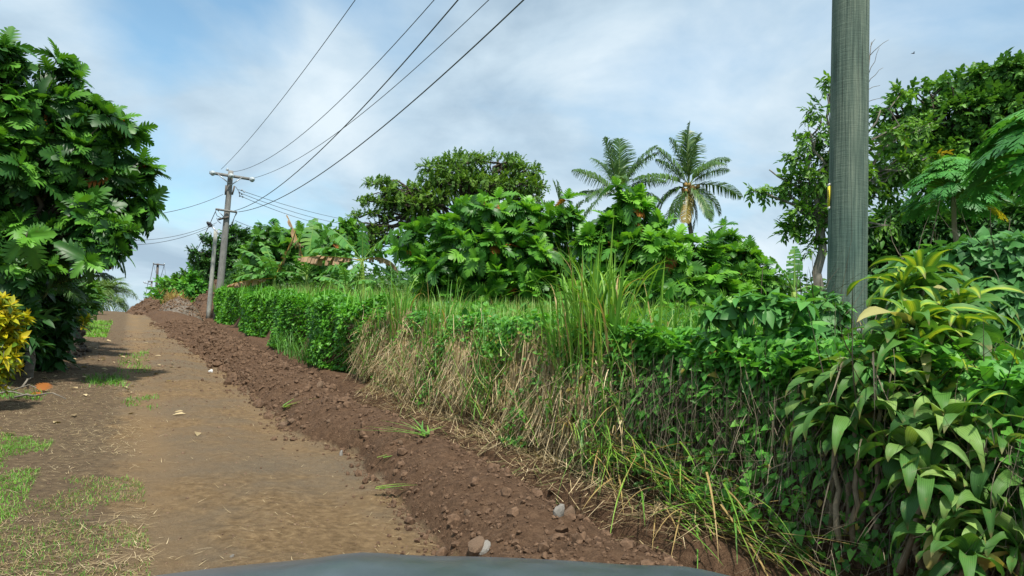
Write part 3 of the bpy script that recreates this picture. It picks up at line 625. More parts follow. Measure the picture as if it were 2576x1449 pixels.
# ------------------------------------------------------------------ bananas
def banana_leaf(L, lean, bend, az, width=.30, dry=0, torn=.5, petiole=.16):
    mb = MB(); K = 18; t = np.linspace(0, 1, K+1); th = lean+bend*t**1.5
    h = np.array([math.sin(az), math.cos(az), 0]); st = (np.sin(th)[:, None]*h+np.cos(th)[:, None]*np.array([0, 0, 1.]))*L/K
    c = np.concatenate([[[0, 0, 0]], np.cumsum(st[:-1], 0)]); side = np.array([math.cos(az), -math.sin(az), 0])
    mb.tube(c, np.linspace(.028, .006, K+1), 5); mb.A['rnd'] = [np.full(mb.n, .88)]
    for sg in (-1, 1):
        for i in range(int(K*petiole)+1, K):
            f = (i+.5)/K; w = width*L*.5*math.sin(math.pi*min(1, (f-petiole)/(1-petiole)*.9+.08))**.55
            dr = sg*side*math.cos(.35)+unit(np.cross(side, st[i]))*np.sign(np.cross(side, st[i])[2]+1e-6)*math.sin(.25)
            dr = unit(dr+np.array([0, 0, -1.])*rng.uniform(.1, .5+torn+dry*1.6)+unit(st[i])*.25)
            a, b = c[i], c[i]+(c[i+1]-c[i])*(1.0 if rng.random() > torn*.6 else .86); m = dr*w*.55; e = dr*w+np.array([0, 0, -.12*w*(1+dry)])
            V = np.array([a, b, b+m, a+m, b+e*(.97+.06*rng.random()), a+e])
            mb.add(V, [np.array([[0, 1, 2, 3], [3, 2, 4, 5]])], {'rnd': np.clip(rng.normal(.45, .13), 0, .9)})
    return mb
def banana(label, crown_uv, d, leaves, L=1.95, fruit=False, group='banana plants'):
    cr = P(*crown_uv, d); b = gb(crown_uv[0]+2, d); t = thing('banana_plant', label, 'banana plant', group); t.location = b
    mb = MB(); mb.tube(bez(np.zeros(3), cr-b, 0, 7, .01), np.linspace(.12, .06, 7), 10); mb.build('stem', M['stem_green'], t)
    for (az, le, be, ls, dry) in leaves:
        o = banana_leaf(L*ls, R_(le), R_(be), R_(az), .34 if not dry else .26, dry, .55).build('leaf', M['banana_dry' if dry else 'banana'], t); o.location = cr-b
        if dry: o['label'] = 'dry brown hanging leaf'
    if fruit:
        m = MB(); arc = np.array([[0,0,0],[.05,-.15,.05],[.02,-.3,-.15],[0,-.32,-.5],[0,-.33,-1.35]])*np.array([1,1,1]); m.tube(arc, .022, 6); o = m.build('fruit_stalk', M['stem_green'], t); o.location = cr-b
        m = MB()
        for hnd in range(5):
            for q in range(9):
                a = q/9*6.28+hnd; z = -.38-.13*hnd; rr = .06+.012*hnd; dv = np.array([math.cos(a), math.sin(a), 0])
                m.tube(np.array([[0,-.32,z]]+[]).repeat(4, 0)+dv[None]*np.array([[.02],[rr+.03],[rr+.06],[rr+.06]])+np.array([[0,0,0],[0,0,.0],[0,0,.06],[0,0,.12]]), [.012,.024,.024,.01], 5)
        o = m.build('fruit_bunch', M['fruit'], t); o.location = cr-b
        m = MB(); th = np.linspace(0, 1, 8); m.tube(np.array([[0,-.33,-1.35-.30*q] for q in th]), .085*np.sin(np.pi*(th*.9+.06))+.004, 9); o = m.build('flower', M['bract'], t); o.location = cr-b
    return t
banana('banana plant nearest the wooden pole, with a brown leaf hanging on its right', (690,700), 33, [(275,35,55,1.15,0),(262,55,55,.95,0),(80,20,25,1.25,0),(300,15,45,1,0),(88,22,-6,1.2,1),(180,40,60,.9,0),(250,75,60,.9,0),(262,95,20,1,1)])
banana('tallest banana plant with an upright yellow and brown leaf', (772,690), 33, [(280,18,14,1.45,1),(90,14,22,1.4,0),(70,25,35,1.3,0),(0,8,20,1.4,0),(92,48,50,1.2,0),(265,60,50,1.1,0),(95,70,40,1.1,0),(180,50,60,1,0),(250,85,30,1,0)])
banana('banana plant carrying a green fruit bunch and a dark red flower', (911,655), 31, [(278,40,40,1.5,0),(90,38,30,1.35,0),(92,62,35,1.2,0),(180,8,10,.8,0),(265,84,18,1.35,1),(88,70,95,.9,1),(255,100,40,1.,0),(200,120,30,1.,0),(268,62,60,1.25,0),(80,100,60,1,0)], fruit=True)
banana('low banana plant with green drooping leaves between the fruiting plant and the breadfruit', (870,720), 28, [(275,60,45,1.,0),(90,60,50,.9,0),(180,30,60,.9,0),(285,20,30,.8,0),(80,25,30,.8,0)], 1.3)
banana('single young banana plant with two broad leaves beside the slender tree trunk', (1998,735), 17, [(275,25,25,1.,0),(20,6,10,1.1,0),(90,60,50,.7,0)], .95, group=None)
# ------------------------------------------------------------------ papayas
PAP = [T_papaya(i) for i in range(3)]
def papaya(label, crown_uv, d, n, pet, leaf, r=.07, bu=None, yellow=0, mat='papaya'):
    cr = P(*crown_uv, d); b = gb(bu or crown_uv[0], d); t = thing('papaya_tree', label, 'papaya tree'); t.location = b
    top = cr-b; mb = MB(); mb.tube(bez(np.zeros(3), top+[0,0,.25*pet], 0, 9, .01), np.linspace(r*1.2, r*.7, 9), 9); mb.build('trunk', M['stem_tan'], t)
    mp = MB(); ml = MB()
    for i in range(n):
        f = i/(n-1); a = i*2.4+rng.normal()*.2; el = R_(70-85*f+rng.normal()*6); h = np.array([math.cos(a), math.sin(a), 0])
        dv = h*math.cos(el)+np.array([0, 0, math.sin(el)]); e = top+dv*pet*(.6+.4*f)*rng.uniform(.85, 1.1)+np.array([0, 0, .25*pet*(1-f)])
        mp.tube(bez(top+np.array([0, 0, .3*pet*(1-f)]), e, .04, 5, .01), np.linspace(.014, .008, 5), 4)
        y = unit(h+np.array([0, 0, -.35-.5*f])); rot = frames(y[None], (np.array([0, 0, 1.])+h*.5)[None])
        rn = 1.5 if i >= n-yellow else np.clip(.65*(1-f)+.2+rng.normal()*.08, 0, .9)
        scatter(ml, PAP[i % 3], e[None], rot, np.array([leaf*rng.uniform(.85, 1.1)]), np.array([rn]))
    mp.build('petioles', M['stem_green'], t); ml.build('crown', M[mat], t); return t
papaya('papaya tree with ringed tan trunk and round fingered crown, right of the near pole', (2400,495), 16, 95, .85, .48, .055, 2404, 1)
papaya('close papaya crown with large fingered leaves leaning in at the right edge', (2640,400), 10.5, 50, .75, .62, .07, 2650)
papaya('tiny far papaya top poking above the distant breadfruit crown', (690,560), 47, 14, .30, .40, .05)
# ------------------------------------------------------------------ roadside shrubs, left
tree('croton_bush', 'bright yellow croton bush at the left edge beside the road', 'shrub', 10, 10.6,
     [(0,790,34,40),(36,815,24,28),(8,850,38,44),(-30,850,50,70),(0,915,30,40),(-40,950,40,50),(58,803,18,14)], 'rosette', 'croton', 300, .16, 'bark', .03, (10,900), k=9, tmpls=[T_simple(.36,.3,.2), T_simple(.42,.15,.25)], dead=0, twig=.3, young=.75, jit=.2, tw_r=.006, tilt=(15,95))
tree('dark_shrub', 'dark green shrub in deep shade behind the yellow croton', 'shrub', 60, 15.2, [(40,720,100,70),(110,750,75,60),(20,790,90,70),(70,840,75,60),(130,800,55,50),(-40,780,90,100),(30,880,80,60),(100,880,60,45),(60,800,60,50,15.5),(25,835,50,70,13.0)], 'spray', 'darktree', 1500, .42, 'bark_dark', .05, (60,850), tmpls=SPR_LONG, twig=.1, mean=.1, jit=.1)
tree('flowering_shrub', 'leafy flowering shrub with pink blossoms on top of the dark soil mound', 'shrub', 165, 20, [(150,800,35,20),(185,790,30,24),(205,800,22,18),(130,770,35,30)], 'spray', 'vine', 300, .28, 'bark', .03, (165,830), tmpls=SPR, twig=.1, mean=.3, jit=.2)
sh = bpy.data.objects[[o.name for o in C.objects if o.name.startswith('flowering_shrub')][0]]
mb = MB()
for (u, v, n) in ((150,804,16),(146,820,6),(186,797,4)):
    p = P(u, v, 19.3)+rng.normal(0, .025, (n, 3)); rosettes(mb, p-np.array(sh.location), unit(rnd_dirs(n)+[0,-1,.6]), 5, .09, [T_simple(.9,.2,.2)], 0)
mb.build('blossoms', M['flower'], sh)
tree('yellow_green_shrub', 'small yellow-green rosette plant at the right end of the soil mound', 'shrub', 207, 19.6, [(207,806,10,6),(200,810,10,6)], 'rosette', 'croton', 24, .24, 'bark', .015, (206,815), k=8, tmpls=[T_simple(.3,.4,.2)], dead=0, young=.5)
tree('roadside_bush', 'mid green bush left of the lawn strip, below the hanging palm fronds', 'shrub', 185, 27, [(160,745,45,28),(200,750,35,26),(215,770,26,18),(140,770,40,30)], 'spray', 'tree', 420, .5, 'bark', .05, (185,790), tmpls=SPR, twig=.1, mean=.35)
tree('roadside_bush', 'yellowish bush behind the grey fence posts near the crest', 'shrub', 225, 41, [(225,735,24,18),(205,735,26,18),(240,750,18,16),(222,760,25,14)], 'spray', 'tree', 260, .6, 'bark', .05, (225,780), tmpls=SPR, twig=.1, mean=.6)
mb = MB()
p = P(0,0,1)
az = rng.random(420)*6.28; c0 = on(rng.uniform(11.5,13.6,420), rng.uniform(-2.3,-1.55,420)); add_strips(mb, np.clip(rng.normal(.35,.2,420),0,.9), c0, az, rng.uniform(.35,.7,420), .022, rng.uniform(.1,.6,420), rng.uniform(.8,1.6,420), 6)
tag(mb.build('strap_leaf_plant', M['spider']), 'dark clump of narrow arching strap leaves at the foot of the soil mound', 'plant')
# soil mound
def heap(name, label, cat, s, t, rs, rt, h, mat, seed, rough=.12, n=56, res=5., kind=None, stones=None):
    a = np.linspace(-1.15, 1.15, n); x, y = np.meshgrid(a, a, indexing='ij'); rr = np.sqrt(x*x+y*y)
    S, T = s+x*rs, t+y*rt
    wob = 1+.5*fbm(x*1.7+seed, y*1.7, 3, seed)
    z = h*np.clip(1-(rr/wob)**1.7, -.12, 1)+rough*(fbm(S*res*.4, T*res*.4, 4, seed)+.6*fbm(S*res, T*res, 3, seed+3))*sstep(1.1, .8, rr)
    g = ground(S.ravel(), T.ravel(), False).reshape(S.shape)
    X, Y = to_xy(S, T); V = np.stack([X, Y, g+z-.03], -1).reshape(-1, 3)
    i = np.arange(n-1)[:, None]; j = np.arange(n-1)[None]
    F = np.stack([i*n+j, (i+1)*n+j, (i+1)*n+j+1, i*n+j+1], -1).reshape(-1, 4)
    o = tag(mesh_np(name, V, [F], M[mat]), label, cat, kind=kind)
    if stones:
        k = rng.choice(np.nonzero((rr.ravel() < .98))[0], stones[0]); p = V[k]+rng.normal(0, .03, (stones[0], 3))*[1, 1, .2]; mb = MB()
        sz = np.clip(rng.lognormal(math.log(stones[1]), .5, stones[0]), stones[1]*.4, stones[1]*3.5)
        for q in range(5):
            w_ = np.arange(stones[0]) % 5 == q; scatter(mb, (lump(60+q, IC1, .5), [IF1], np.zeros(len(IC1))), p[w_], frames(rnd_dirs(w_.sum()), rnd_dirs(w_.sum())), sz[w_], np.zeros(w_.sum()))
        q = mb.build('loose_stones' if 'gravel' in name else 'loose_clods', M[stones[2]], o, smooth=False); q['kind'] = 'stuff'
    return o
heap('soil_mound', 'dark mound of soil and roots at the left roadside under the flowering shrub', 'mound', 18.6, -1.75, 2.3, 1.05, .95, 'darksoil', 3, .35, 70, stones=(900, .028, 'darksoil'))
heap('gravel_heap', 'grey-brown gravel heap dumped beside the trench below the two poles', 'gravel heap', 41.5, 2.55, 3.0, 1.25, .72, 'gravel', 5, .26, 80, 7, stones=(1800, .032, 'rock'))
heap('dirt_heap', 'long red-brown dirt heap behind the grey gravel heap', 'dirt heap', 49, 4.4, 5., 2.0, 1.45, 'soil_pile', 6, .3, 60, stones=(900, .05, 'clod'))
heap('dirt_heap', 'low brown dirt heap on the road crest, left of the gravel heap', 'dirt heap', 48, .9, 5.0, 1.0, .70, 'soil_pile', 9, .3, 60, stones=(900, .05, 'clod'))
mb = MB(); n = 500; c0 = on(rng.uniform(50,54,n), rng.normal(3.0,.5,n)); c0[:,2] += rng.random(n)*.9
add_strips(mb, np.clip(rng.normal(.6,.2,n),0,.93), c0, AZS+np.pi+rng.normal(0,.8,n), rng.uniform(.5,1.1,n), .07, rng.uniform(.5,1.2,n), .8, 4)
tag(mb.build('dry_grass_heap', M['straw']), 'tan heap of dry cut grass beside the far dirt heap', 'dry grass', kind='stuff')
for i, (u, v0, v1, d) in enumerate(((230,786,738,43),(236,786,742,43))):
    mb = MB(); mb.tube(np.array([gb(u,d), P(u+1,v1,d)]), [.07,.06], 7); tag(mb.build('fence_post', M['concrete']), 'pale leaning post beside the road at the crest', 'post', 'posts at the crest')
mb = MB(); mb.tube(np.array([gb(452,66), P(453,738,66)]), [.05,.045], 7); tag(mb.build('fence_post', M['concrete']), 'thin white post among hillside shrubs right of the far dark pole', 'post')
# ------------------------------------------------------------------ hedge and creeper face along the trench
LIFT = .95
def face_pos(s, h, out=0.):
    """point on the overgrown face: h metres above the road, bulging with noise"""
    bul = .22*fbm(s*.9, h*1.1, 3, 91)*2+.06*fbm(s*4, h*4, 2, 93)*2
    t = 4.12+.28*h-out+bul
    x, y = to_xy(s, t); return np.stack([x, y, road_z(s)+h], -1)
def leafy(mb, pos, nrm, size, tmpls, mean, jit, hang=.6, dead=0.):
    n = len(pos); y = unit(nrm*.55+np.array([0, 0, -hang])+rnd_dirs(n)*.55); up = unit(nrm+np.array([0, 0, .45])+rnd_dirs(n)*.4)
    rot = frames(y, up); sc = size*rng.uniform(.6, 1.25, n); r = np.clip(mean+rng.normal(0, jit, n), 0, .9); r = np.where(rng.random(n) < dead, 1.5, r)
    ti = rng.integers(0, len(tmpls), n)
    for q in range(len(tmpls)):
        k = ti == q; scatter(mb, tmpls[q], pos[k], rot[k], sc[k], r[k])
# clipped bushes of vine further up the road
HB = [('far end of the vine hedge, bright and smooth, right below the wooden pole', 33.6, 43.5, 1.62, .74, .125),
      ('vine hedge bulge with a deep dark notch on its right, below the banana plants', 26.0, 32.6, 1.55, .68, .11),
      ('rounded vine hedge bulge between two dark notches', 20.7, 25.0, 1.55, .62, .095),
      ('vine hedge end with trailing creepers next to the dry straw face', 14.2, 19.9, 1.6, .60, .08)]
for lb, s0, s1, hh, mean, sz in HB:
    t = thing('vine_hedge', lb, 'hedge', 'overgrown vine hedge along the trench'); L = s1-s0; sc_ = .5*(s0+s1); o0 = np.array(to_xy(sc_, 4.7)+(float(road_z(sc_)),)); t.location = o0
    n = int(L*1300*(.1/sz)**1.2)
    e = rng.random(n); ang = rng.random(n)**.8*2.1-.25   # around the cross-section
    s = s0+e*L; endk = np.sin(np.pi*np.clip(e, .02, .98))**.42
    bul = 1+.42*fbm(s*1.1, ang*1.3, 4, 95)*2
    rad = .80*bul*endk*(1-.25*rng.random(n)**2)
    top = hh*(.88+.12*endk)+.36*fbm(s*1.1, s*0, 4, 97)*2
    y_ = np.where(ang < .9, ang/.9*(top-.25), top-.25+.25*np.sin((ang-.9)/1.0*1.57))
    t_ = np.where(ang < .9, 4.90-rad*1.15+.25*(1-np.clip(y_/.6, 0, 1))*0, 4.90-rad*1.15*np.cos((ang-.9)*1.3))
    x, y = to_xy(s, t_); pos = np.stack([x, y, road_z(s)+np.maximum(y_, .02)+.05], -1)
    nr = np.where((ang < .9)[:, None], -TDIR+np.array([0, 0, .2]), np.array([0, 0, 1.])-TDIR*.4)
    mb = MB(); leafy(mb, pos-o0, unit(nr), sz, HEART+SIMPLE[:1], mean, .2, .3); nh = int(L*22); sh_ = s0+rng.random(nh)*L; th_ = rng.uniform(4.0, 5.3, nh); xh, yh = to_xy(sh_, th_)
    add_strips(mb, np.clip(rng.normal(.7, .15, nh), 0, .9), np.stack([xh, yh, road_z(sh_)+hh-.15], -1)-o0, rng.random(nh)*6.28, rng.uniform(.25, .7, nh), .03, rng.uniform(0, .5, nh), rng.uniform(.2, 1.6, nh), 6)
    mb.A = {'rnd': mb.A['rnd']}; mb.build('foliage', M['vine'], t)
    ns = int(L*60); s = rng.uniform(s0+.1, s1-.1, ns); b = face_pos(s, rng.uniform(.0, .3, ns), -.45)-o0
    mb = MB(); add_strips(mb, np.clip(rng.normal(.3, .2, ns), 0, .9), b, rng.random(ns)*6.28, rng.uniform(.6, 1.3, ns), .03, rng.uniform(0, .3, ns), rng.uniform(-.3, .5, ns), 4); mb.build('stems', M['twig'], t)
# near creeper hedge
t = thing('creeper_hedge', 'near creeper hedge of heart-shaped leaves over a dark tangle of stems, left of the dracaena', 'hedge'); o0 = on(5., 4.4)[()] if False else np.array(to_xy(4.6, 4.4)+(.4,)); t.location = o0
mb = MB()
n = 8600; s = rng.uniform(.6, 6.6, n); h = np.clip(1.5-np.abs(rng.normal(0, .52, n))+.12*fbm(s*1.2, s*0, 2, 7)*2, .25, 1.7)
leafy(mb, face_pos(s, h, rng.uniform(-.18, .06, n))-o0, unit(-TDIR+np.array([0, 0, .4]))[None], .078, HEART+SIMPLE[:1], .5, .18, .6, .01)
n = 4200; s = rng.uniform(1.2, 8, n); t_ = 4.35+rng.random(n)**1.5*2.2; x, y = to_xy(s, t_)
leafy(mb, np.stack([x, y, road_z(s)+1.46+.22*fbm(s*1.4, t_*1.4, 3, 12)*2-.12*rng.random(n)], -1)-o0, np.array([[0, 0, 1.]]), .08, HEART+SIMPLE[:1], .58, .16, .15)
mb.build('foliage', M['vine'], t)
mb = MB(); n = 1500; s = rng.uniform(.8, 6, n); h = 1.0*rng.random(n)**.8
leafy(mb, face_pos(s, h, rng.uniform(-.25, .0, n))-o0, unit(-TDIR+np.array([0, 0, .4]))[None], .06, HEART+SIMPLE, .4, .2, .6, .12); mb.build('straggling_leaves', M['vine'], t)
mb = MB(); n = 2900; s = rng.uniform(.6, 6.8, n); b = face_pos(s, rng.uniform(.8, 1.3, n), rng.uniform(-.1, .14, n))-o0
add_strips(mb, np.clip(rng.normal(.3, .25, n), 0, .93), b, rng.random(n)*6.28, rng.uniform(.2, 1.1, n), rng.uniform(.003, .006, n), np.pi-np.abs(rng.normal(0, .35, n)), rng.normal(0, .7, n), 7, prof=lambda q: 1-.4*q)
n = 1800; s = rng.uniform(.8, 6.6, n); b = face_pos(s, rng.uniform(.05, 1.1, n), rng.uniform(-.05, .12, n))-o0
add_strips(mb, np.clip(rng.normal(.6, .22, n), 0, .93), b, rng.random(n)*6.28, rng.uniform(.15, .6, n), .004, rng.uniform(.6, 2.4, n), rng.normal(0, 1.2, n), 6, prof=lambda q: 1-.4*q)
mb.build('hanging_stems', M['twig'], t)
# ------------------------------------------------------------------ dry straw face
def straw_face():
    mb = MB()
    for q in range(260):   # combed clumps of cut straw
        sc = rng.uniform(5.8, 14.2)
        if fbm(np.array([sc*1.9]), np.array([4.]), 3, 19)[0] < rng.normal(-.06, .06): continue
        n = rng.integers(30, 70); s = sc+rng.normal(0, .07, n); h0 = rng.uniform(.75, 1.38)
        b = face_pos(s, h0+rng.normal(0, .07, n), rng.uniform(-.02, .16, n)); ln = rng.normal(.05, .13)
        az = np.full(n, AZS-np.pi/2)+rng.normal(0, .7, n)
        az = np.where(rng.random(n) < .5, AZS+(0 if ln > 0 else np.pi), az)
        add_strips(mb, np.clip(rng.normal(rng.uniform(.35, .7), .16, n), 0, .93), b, az, rng.uniform(.5, 1.15, n)*h0/1.1, rng.uniform(.006, .013, n), np.pi-np.abs(ln+rng.normal(0, .10, n)), rng.normal(-.1, .45, n), 6, prof=lambda q: 1-.35*q)
    n = 2600; s = rng.uniform(5.6, 15, n); b = face_pos(s, rng.uniform(.15, 1.25, n), rng.uniform(-.12, .02, n))
    add_strips(mb, np.clip(rng.normal(.35, .22, n), 0, .93), b, rng.random(n)*6.28, rng.uniform(.2, .8, n), .008, np.pi-np.abs(rng.normal(0, .55, n)), rng.normal(0, .8, n), 6, prof=lambda q: 1-.35*q)
    n = 1500; s = rng.uniform(5.6, 14.6, n); b = face_pos(s, rng.uniform(.1, 1.2, n), rng.uniform(.02, .2, n))   # broken and crossing stalks
    add_strips(mb, np.where(rng.random(n) < .2, 1.5, np.clip(rng.normal(.5, .25, n), 0, .93)), b, rng.random(n)*6.28, rng.uniform(.15, .6, n), .009, rng.uniform(.3, 2.6, n), rng.normal(0, 1.4, n), 6, prof=lambda q: 1-.4*q)
    n = 2200; s = rng.uniform(4.2, 13, n); b = on(s, 3.88+.16*rng.normal(size=n)); b[:, 2] += rng.random(n)*.12   # cut litter at the foot
    add_strips(mb, np.where(rng.random(n) < .1, 1.5, np.clip(rng.normal(.5, .2, n), 0, .93)), b, rng.random(n)*6.28, rng.uniform(.12, .45, n), .007, rng.uniform(1.2, 1.9, n), rng.normal(0, .3, n), 4)
    tag(mb.build('dry_grass', M['straw']), 'tan dry grass hanging down the bank above the trench', 'dry grass', kind='stuff')
straw_face()
def weeds():
    mb = MB()   # small leaves among the straw
    n = 8500; s = rng.uniform(5.8, 15, n); w = fbm(s*1.6, s*0+2, 3, 33)
    h = np.clip(1.45-np.abs(rng.normal(0, .22, n))*(1+2.2*np.clip(-w*4, 0, 1))+.25*w-np.where(rng.random(n) < .12, rng.random(n)*.9, 0), .1, 1.6)
    leafy(mb, face_pos(s, h, rng.uniform(-.05, .16, n)), unit(-TDIR+np.array([0, 0, .5]))[None], .062, HEART+SIMPLE, .52, .2, .5, .03)
    n = 15000; s = 4+rng.random(n)**1.5*42; t_ = 4.5+rng.random(n)**1.3*6.5; x, y = to_xy(s, t_)
    z = ground(s, t_, False)+.42+.32*fbm(s*.7, t_*.7, 3, 14)*2-.1*rng.random(n)
    leafy(mb, np.stack([x, y, z], -1), np.array([[0, 0, 1.]]), .13, HEART+SIMPLE, .55, .2, .1)
    n = 5000; s = rng.uniform(12, 50, n); t_ = rng.uniform(9, 40, n); x, y = to_xy(s, t_); leafy(mb, np.stack([x, y, ground(s, t_, False)+.3+.5*rng.random(n)], -1), np.array([[0, 0, 1.]]), .24, HEART+SIMPLE, .35, .2, .1)
    n = 5000; s = rng.uniform(-4, 12, n); t_ = 6+rng.random(n)*14; x, y = to_xy(s, t_); leafy(mb, np.stack([x, y, ground(s, t_, False)+.3+.3*rng.random(n)], -1), np.array([[0, 0, 1.]]), .16, HEART+SIMPLE, .4, .2, .1)
    tag(mb.build('creeping_weeds', M['vine']), 'green creeping weeds covering the field behind the hedge', 'weeds', kind='stuff')
weeds()
def field_grass():
    mb = MB()
    def put(n, s0, s1, t0, t1, L0, L1, w, dz=0., hang=1.2, pw=1.3, mean=.5):
        s = rng.uniform(s0, s1, n); t_ = t0+(t1-t0)*rng.random(n)**pw
        cl = fbm(s*.9, t_*.9, 3, 55); k = cl > rng.normal(-.02, .12, n); s, t_ = s[k], t_[k]; n = len(s)
        b = on(s, t_); b[:, 2] += dz
        add_strips(mb, np.where(rng.random(n) < .05, 1.5, np.clip(rng.normal(mean, .2, n), 0, .93)), b, rng.random(n)*6.28, rng.uniform(L0, L1, n), w*rng.uniform(.6, 1.3, n), np.abs(rng.normal(.12, .16, n)), np.abs(rng.normal(hang*.6, .6, n)), 7, power=2.2)
    put(12000, 5, 17, 4.7, 11.5, .3, .8, .015, .05, mean=.7, pw=1.05)
    put(1600, 3, 9, 4.7, 9, .4, .75, .016, .15)
    put(12000, 14, 32, 5.2, 14, .35, .85, .022, .05, mean=.7, pw=1.05)
    put(3500, 30, 46, 5.2, 14, .4, .8, .03, .1)
    put(3400, 22, 34, 5, 9, .7, 1.1, .012, .1, .5, mean=.85)     # pale feathery stand below the bananas
    n = 700; s = rng.uniform(5.5, 14.5, n); k = fbm(s*1.9, s*0+4., 3, 19) < rng.normal(-.02, .10, n); s = s[k]; n = len(s); b = face_pos(s, rng.uniform(.1, 1.2, n), rng.uniform(.05, .2, n))
    add_strips(mb, np.clip(rng.normal(.5, .2, n), 0, .93), b, rng.random(n)*6.28, rng.uniform(.4, .95, n), .016, rng.uniform(.1, .8, n), rng.uniform(.3, 1.6, n), 7, power=2)
    n = 160; s = rng.uniform(17, 22, n); b = on(s, rng.uniform(3.8, 4.1, n)); add_strips(mb, np.clip(rng.normal(.3, .1, n), 0, .9), b, rng.random(n)*6.28, rng.uniform(.4, .9, n), .025, rng.uniform(.1, .5, n), rng.uniform(.3, 1., n), 6)
    tag(mb.build('field_grass', M['grass']), 'rank green grass growing over the field behind the hedge', 'grass', kind='stuff')
field_grass()
# tall cane-like grass clumps
def clump(name, label, u, d, ztop, n, spread, mean=.5, width=.028, zb=None, pale=.1):
    b0 = P(u, 800, d); s, t_ = to_st(b0[0], b0[1]); t_ = max(t_, 4.45); b0[:2] = to_xy(s, t_); b0[2] = float(road_z(s))+(.92 if zb is None else zb)
    mb = MB(); H = ztop-b0[2]
    pos = rng.normal(0, 1, (n, 3))*np.array([spread*.8, spread*.6, .12]); az = np.arctan2(pos[:, 0], pos[:, 1])+rng.normal(0, .8, n)
    L = H*np.clip(rng.normal(.92, .27, n), .3, 1.3); stiff = rng.random(n) < .35
    add_strips(mb, np.where(rng.random(n) < pale, 1.5, np.clip(rng.normal(mean, .2, n), 0, .93)), pos, az, L, width*rng.uniform(.45, 1.4, n), np.abs(rng.normal(.08, .15, n)), np.where(stiff, rng.uniform(.02, .3, n), rng.uniform(.6, 2.7, n)), 12, cols=3, fold=.3, power=3.2,
               prof=lambda q: np.minimum(1, .55+q*1.5)*(1-q**3)+.03)
    n2 = n//5; p2 = rng.normal(0, 1, (n2, 3))*np.array([spread, spread*.6, .1])
    mb.tube  # stems are plain narrow strips
    add_strips(mb, np.where(rng.random(n2) < .5, 1.5, .7), p2, rng.random(n2)*6.28, H*.55*rng.uniform(.6, 1.1, n2), .016, np.abs(rng.normal(.05, .05, n2)), .05, 4, prof=lambda q: 1-.2*q)
    o = mb.build(name, M['cane']); o.location = b0; return tag(o, label, 'grass clump', 'tall grass clumps on the bank')
clump('tall_grass_clump', 'tallest bright green grass clump in the middle of the bank', 1345, 7.6, 2.56, 140, .15, .55)
clump('tall_grass_clump', 'tall yellow-green fan of grass just right of the tallest clump', 1462, 7.4, 2.42, 95, .12, .72)
clump('tall_grass_clump', 'small arching grass clump at the left of the tallest clump', 1310, 8.0, 2.2, 70, .12, .55, zb=.8)
clump('tall_grass_clump', 'thin upright grass clump between the tall clumps and the large-leaved shrub', 1670, 7.8, 2.3, 50, .07, .55, .022, zb=.9)
clump('tall_grass_clump', 'low leaning grass tuft behind the creeper hedge', 1650, 7.8, 2.0, 26, .08, .55, .024, zb=.9)
clump('tall_grass_clump', 'grass clump with thin drooping blades in front of the fruiting banana', 945, 13.5, 2.85, 60, .14, .5, .022, zb=.9)
clump('tall_grass_clump', 'grass clump rising above the dry straw right of the trailing hedge end', 1075, 11.5, 2.5, 60, .16, .5, .02, zb=.9)
# flattened and fallen grass at the foot
mb = MB(); n = 330; s = rng.uniform(3.6, 6.6, n); b = face_pos(s, np.clip(.5-(6.6-s)*.13+rng.normal(0, .14, n), .05, .8), rng.uniform(.0, .16, n))
az = AZS+np.pi+rng.normal(-.15, .6, n)
add_strips(mb, np.where(rng.random(n) < .35, 1.5, np.clip(rng.normal(.6, .2, n), 0, .93)), b, az, rng.uniform(.35, 1.0, n), .014*rng.uniform(.5, 1.3, n), rng.uniform(1.25, 2.0, n), rng.normal(.3, .35, n), 8, cols=3, fold=.3)
tag(mb.build('fallen_grass', M['cane']), 'heap of flattened green and yellow grass sliding from the bank into the trench', 'grass heap')
def sprig(label, u, v, n, L, mat, az0, sp=.5, w=.02):
    x, y, z = 0, 0, 0; r = ray(u, v)
    k = 1.
    for q in np.arange(2, 40, .02):   # walk the ray to the ground
        p = np.array([0, 0, CAM_H])+r*q; s_, t_ = to_st(p[0], p[1])
        if p[2] < float(ground(np.array([s_]), np.array([t_]))[0])+.02: break
    mb = MB(); b = np.zeros((n, 3))+rng.normal(0, .03, (n, 3))*[1, 1, .3]+[0, 0, .03]
    add_strips(mb, np.clip(rng.normal(.6, .2, n), 0, .93), b, az0+rng.normal(0, sp, n), L*rng.uniform(.6, 1.2, n), w, rng.uniform(1.25, 1.5, n), rng.uniform(0, .3, n), 5, cols=3, fold=.3)
    o = mb.build('cut_grass_blades', M[mat]); o.location = p; return tag(o, label, 'cut grass', 'cut blades dropped on the spoil')
sprig('cut green blades lying on the spoil edge left of the trench bend', 715, 1030, 7, .45, 'cane', 1.2)
sprig('cut green and yellow blades bridging the trench in the middle', 1065, 1100, 12, .6, 'cane', -.4, .7)
sprig('single bent green blade on the spoil below the bridging blades', 965, 1160, 4, .4, 'cane', .9, .3, .014)
sprig('flat green blades lying where the spoil meets the road', 945, 1240, 5, .3, 'cane', 1.5, .4)
sprig('yellow stalks lying across the trench under the fallen grass', 1640, 1290, 9, 1.1, 'straw', 1.62, .1, .018)
sprig('long straw stalks lying at the lower right end of the trench', 1960, 1330, 10, .9, 'straw', 1.2, .8, .014)
sprig('yellow-green stalks at the foot of the dracaena', 2010, 1415, 16, .7, 'cane', 1.0, .5, .014)
sprig('curved dry twigs arching from the bank beside the dracaena stem', 1900, 1260, 9, .75, 'straw', 2.0, .4, .012)
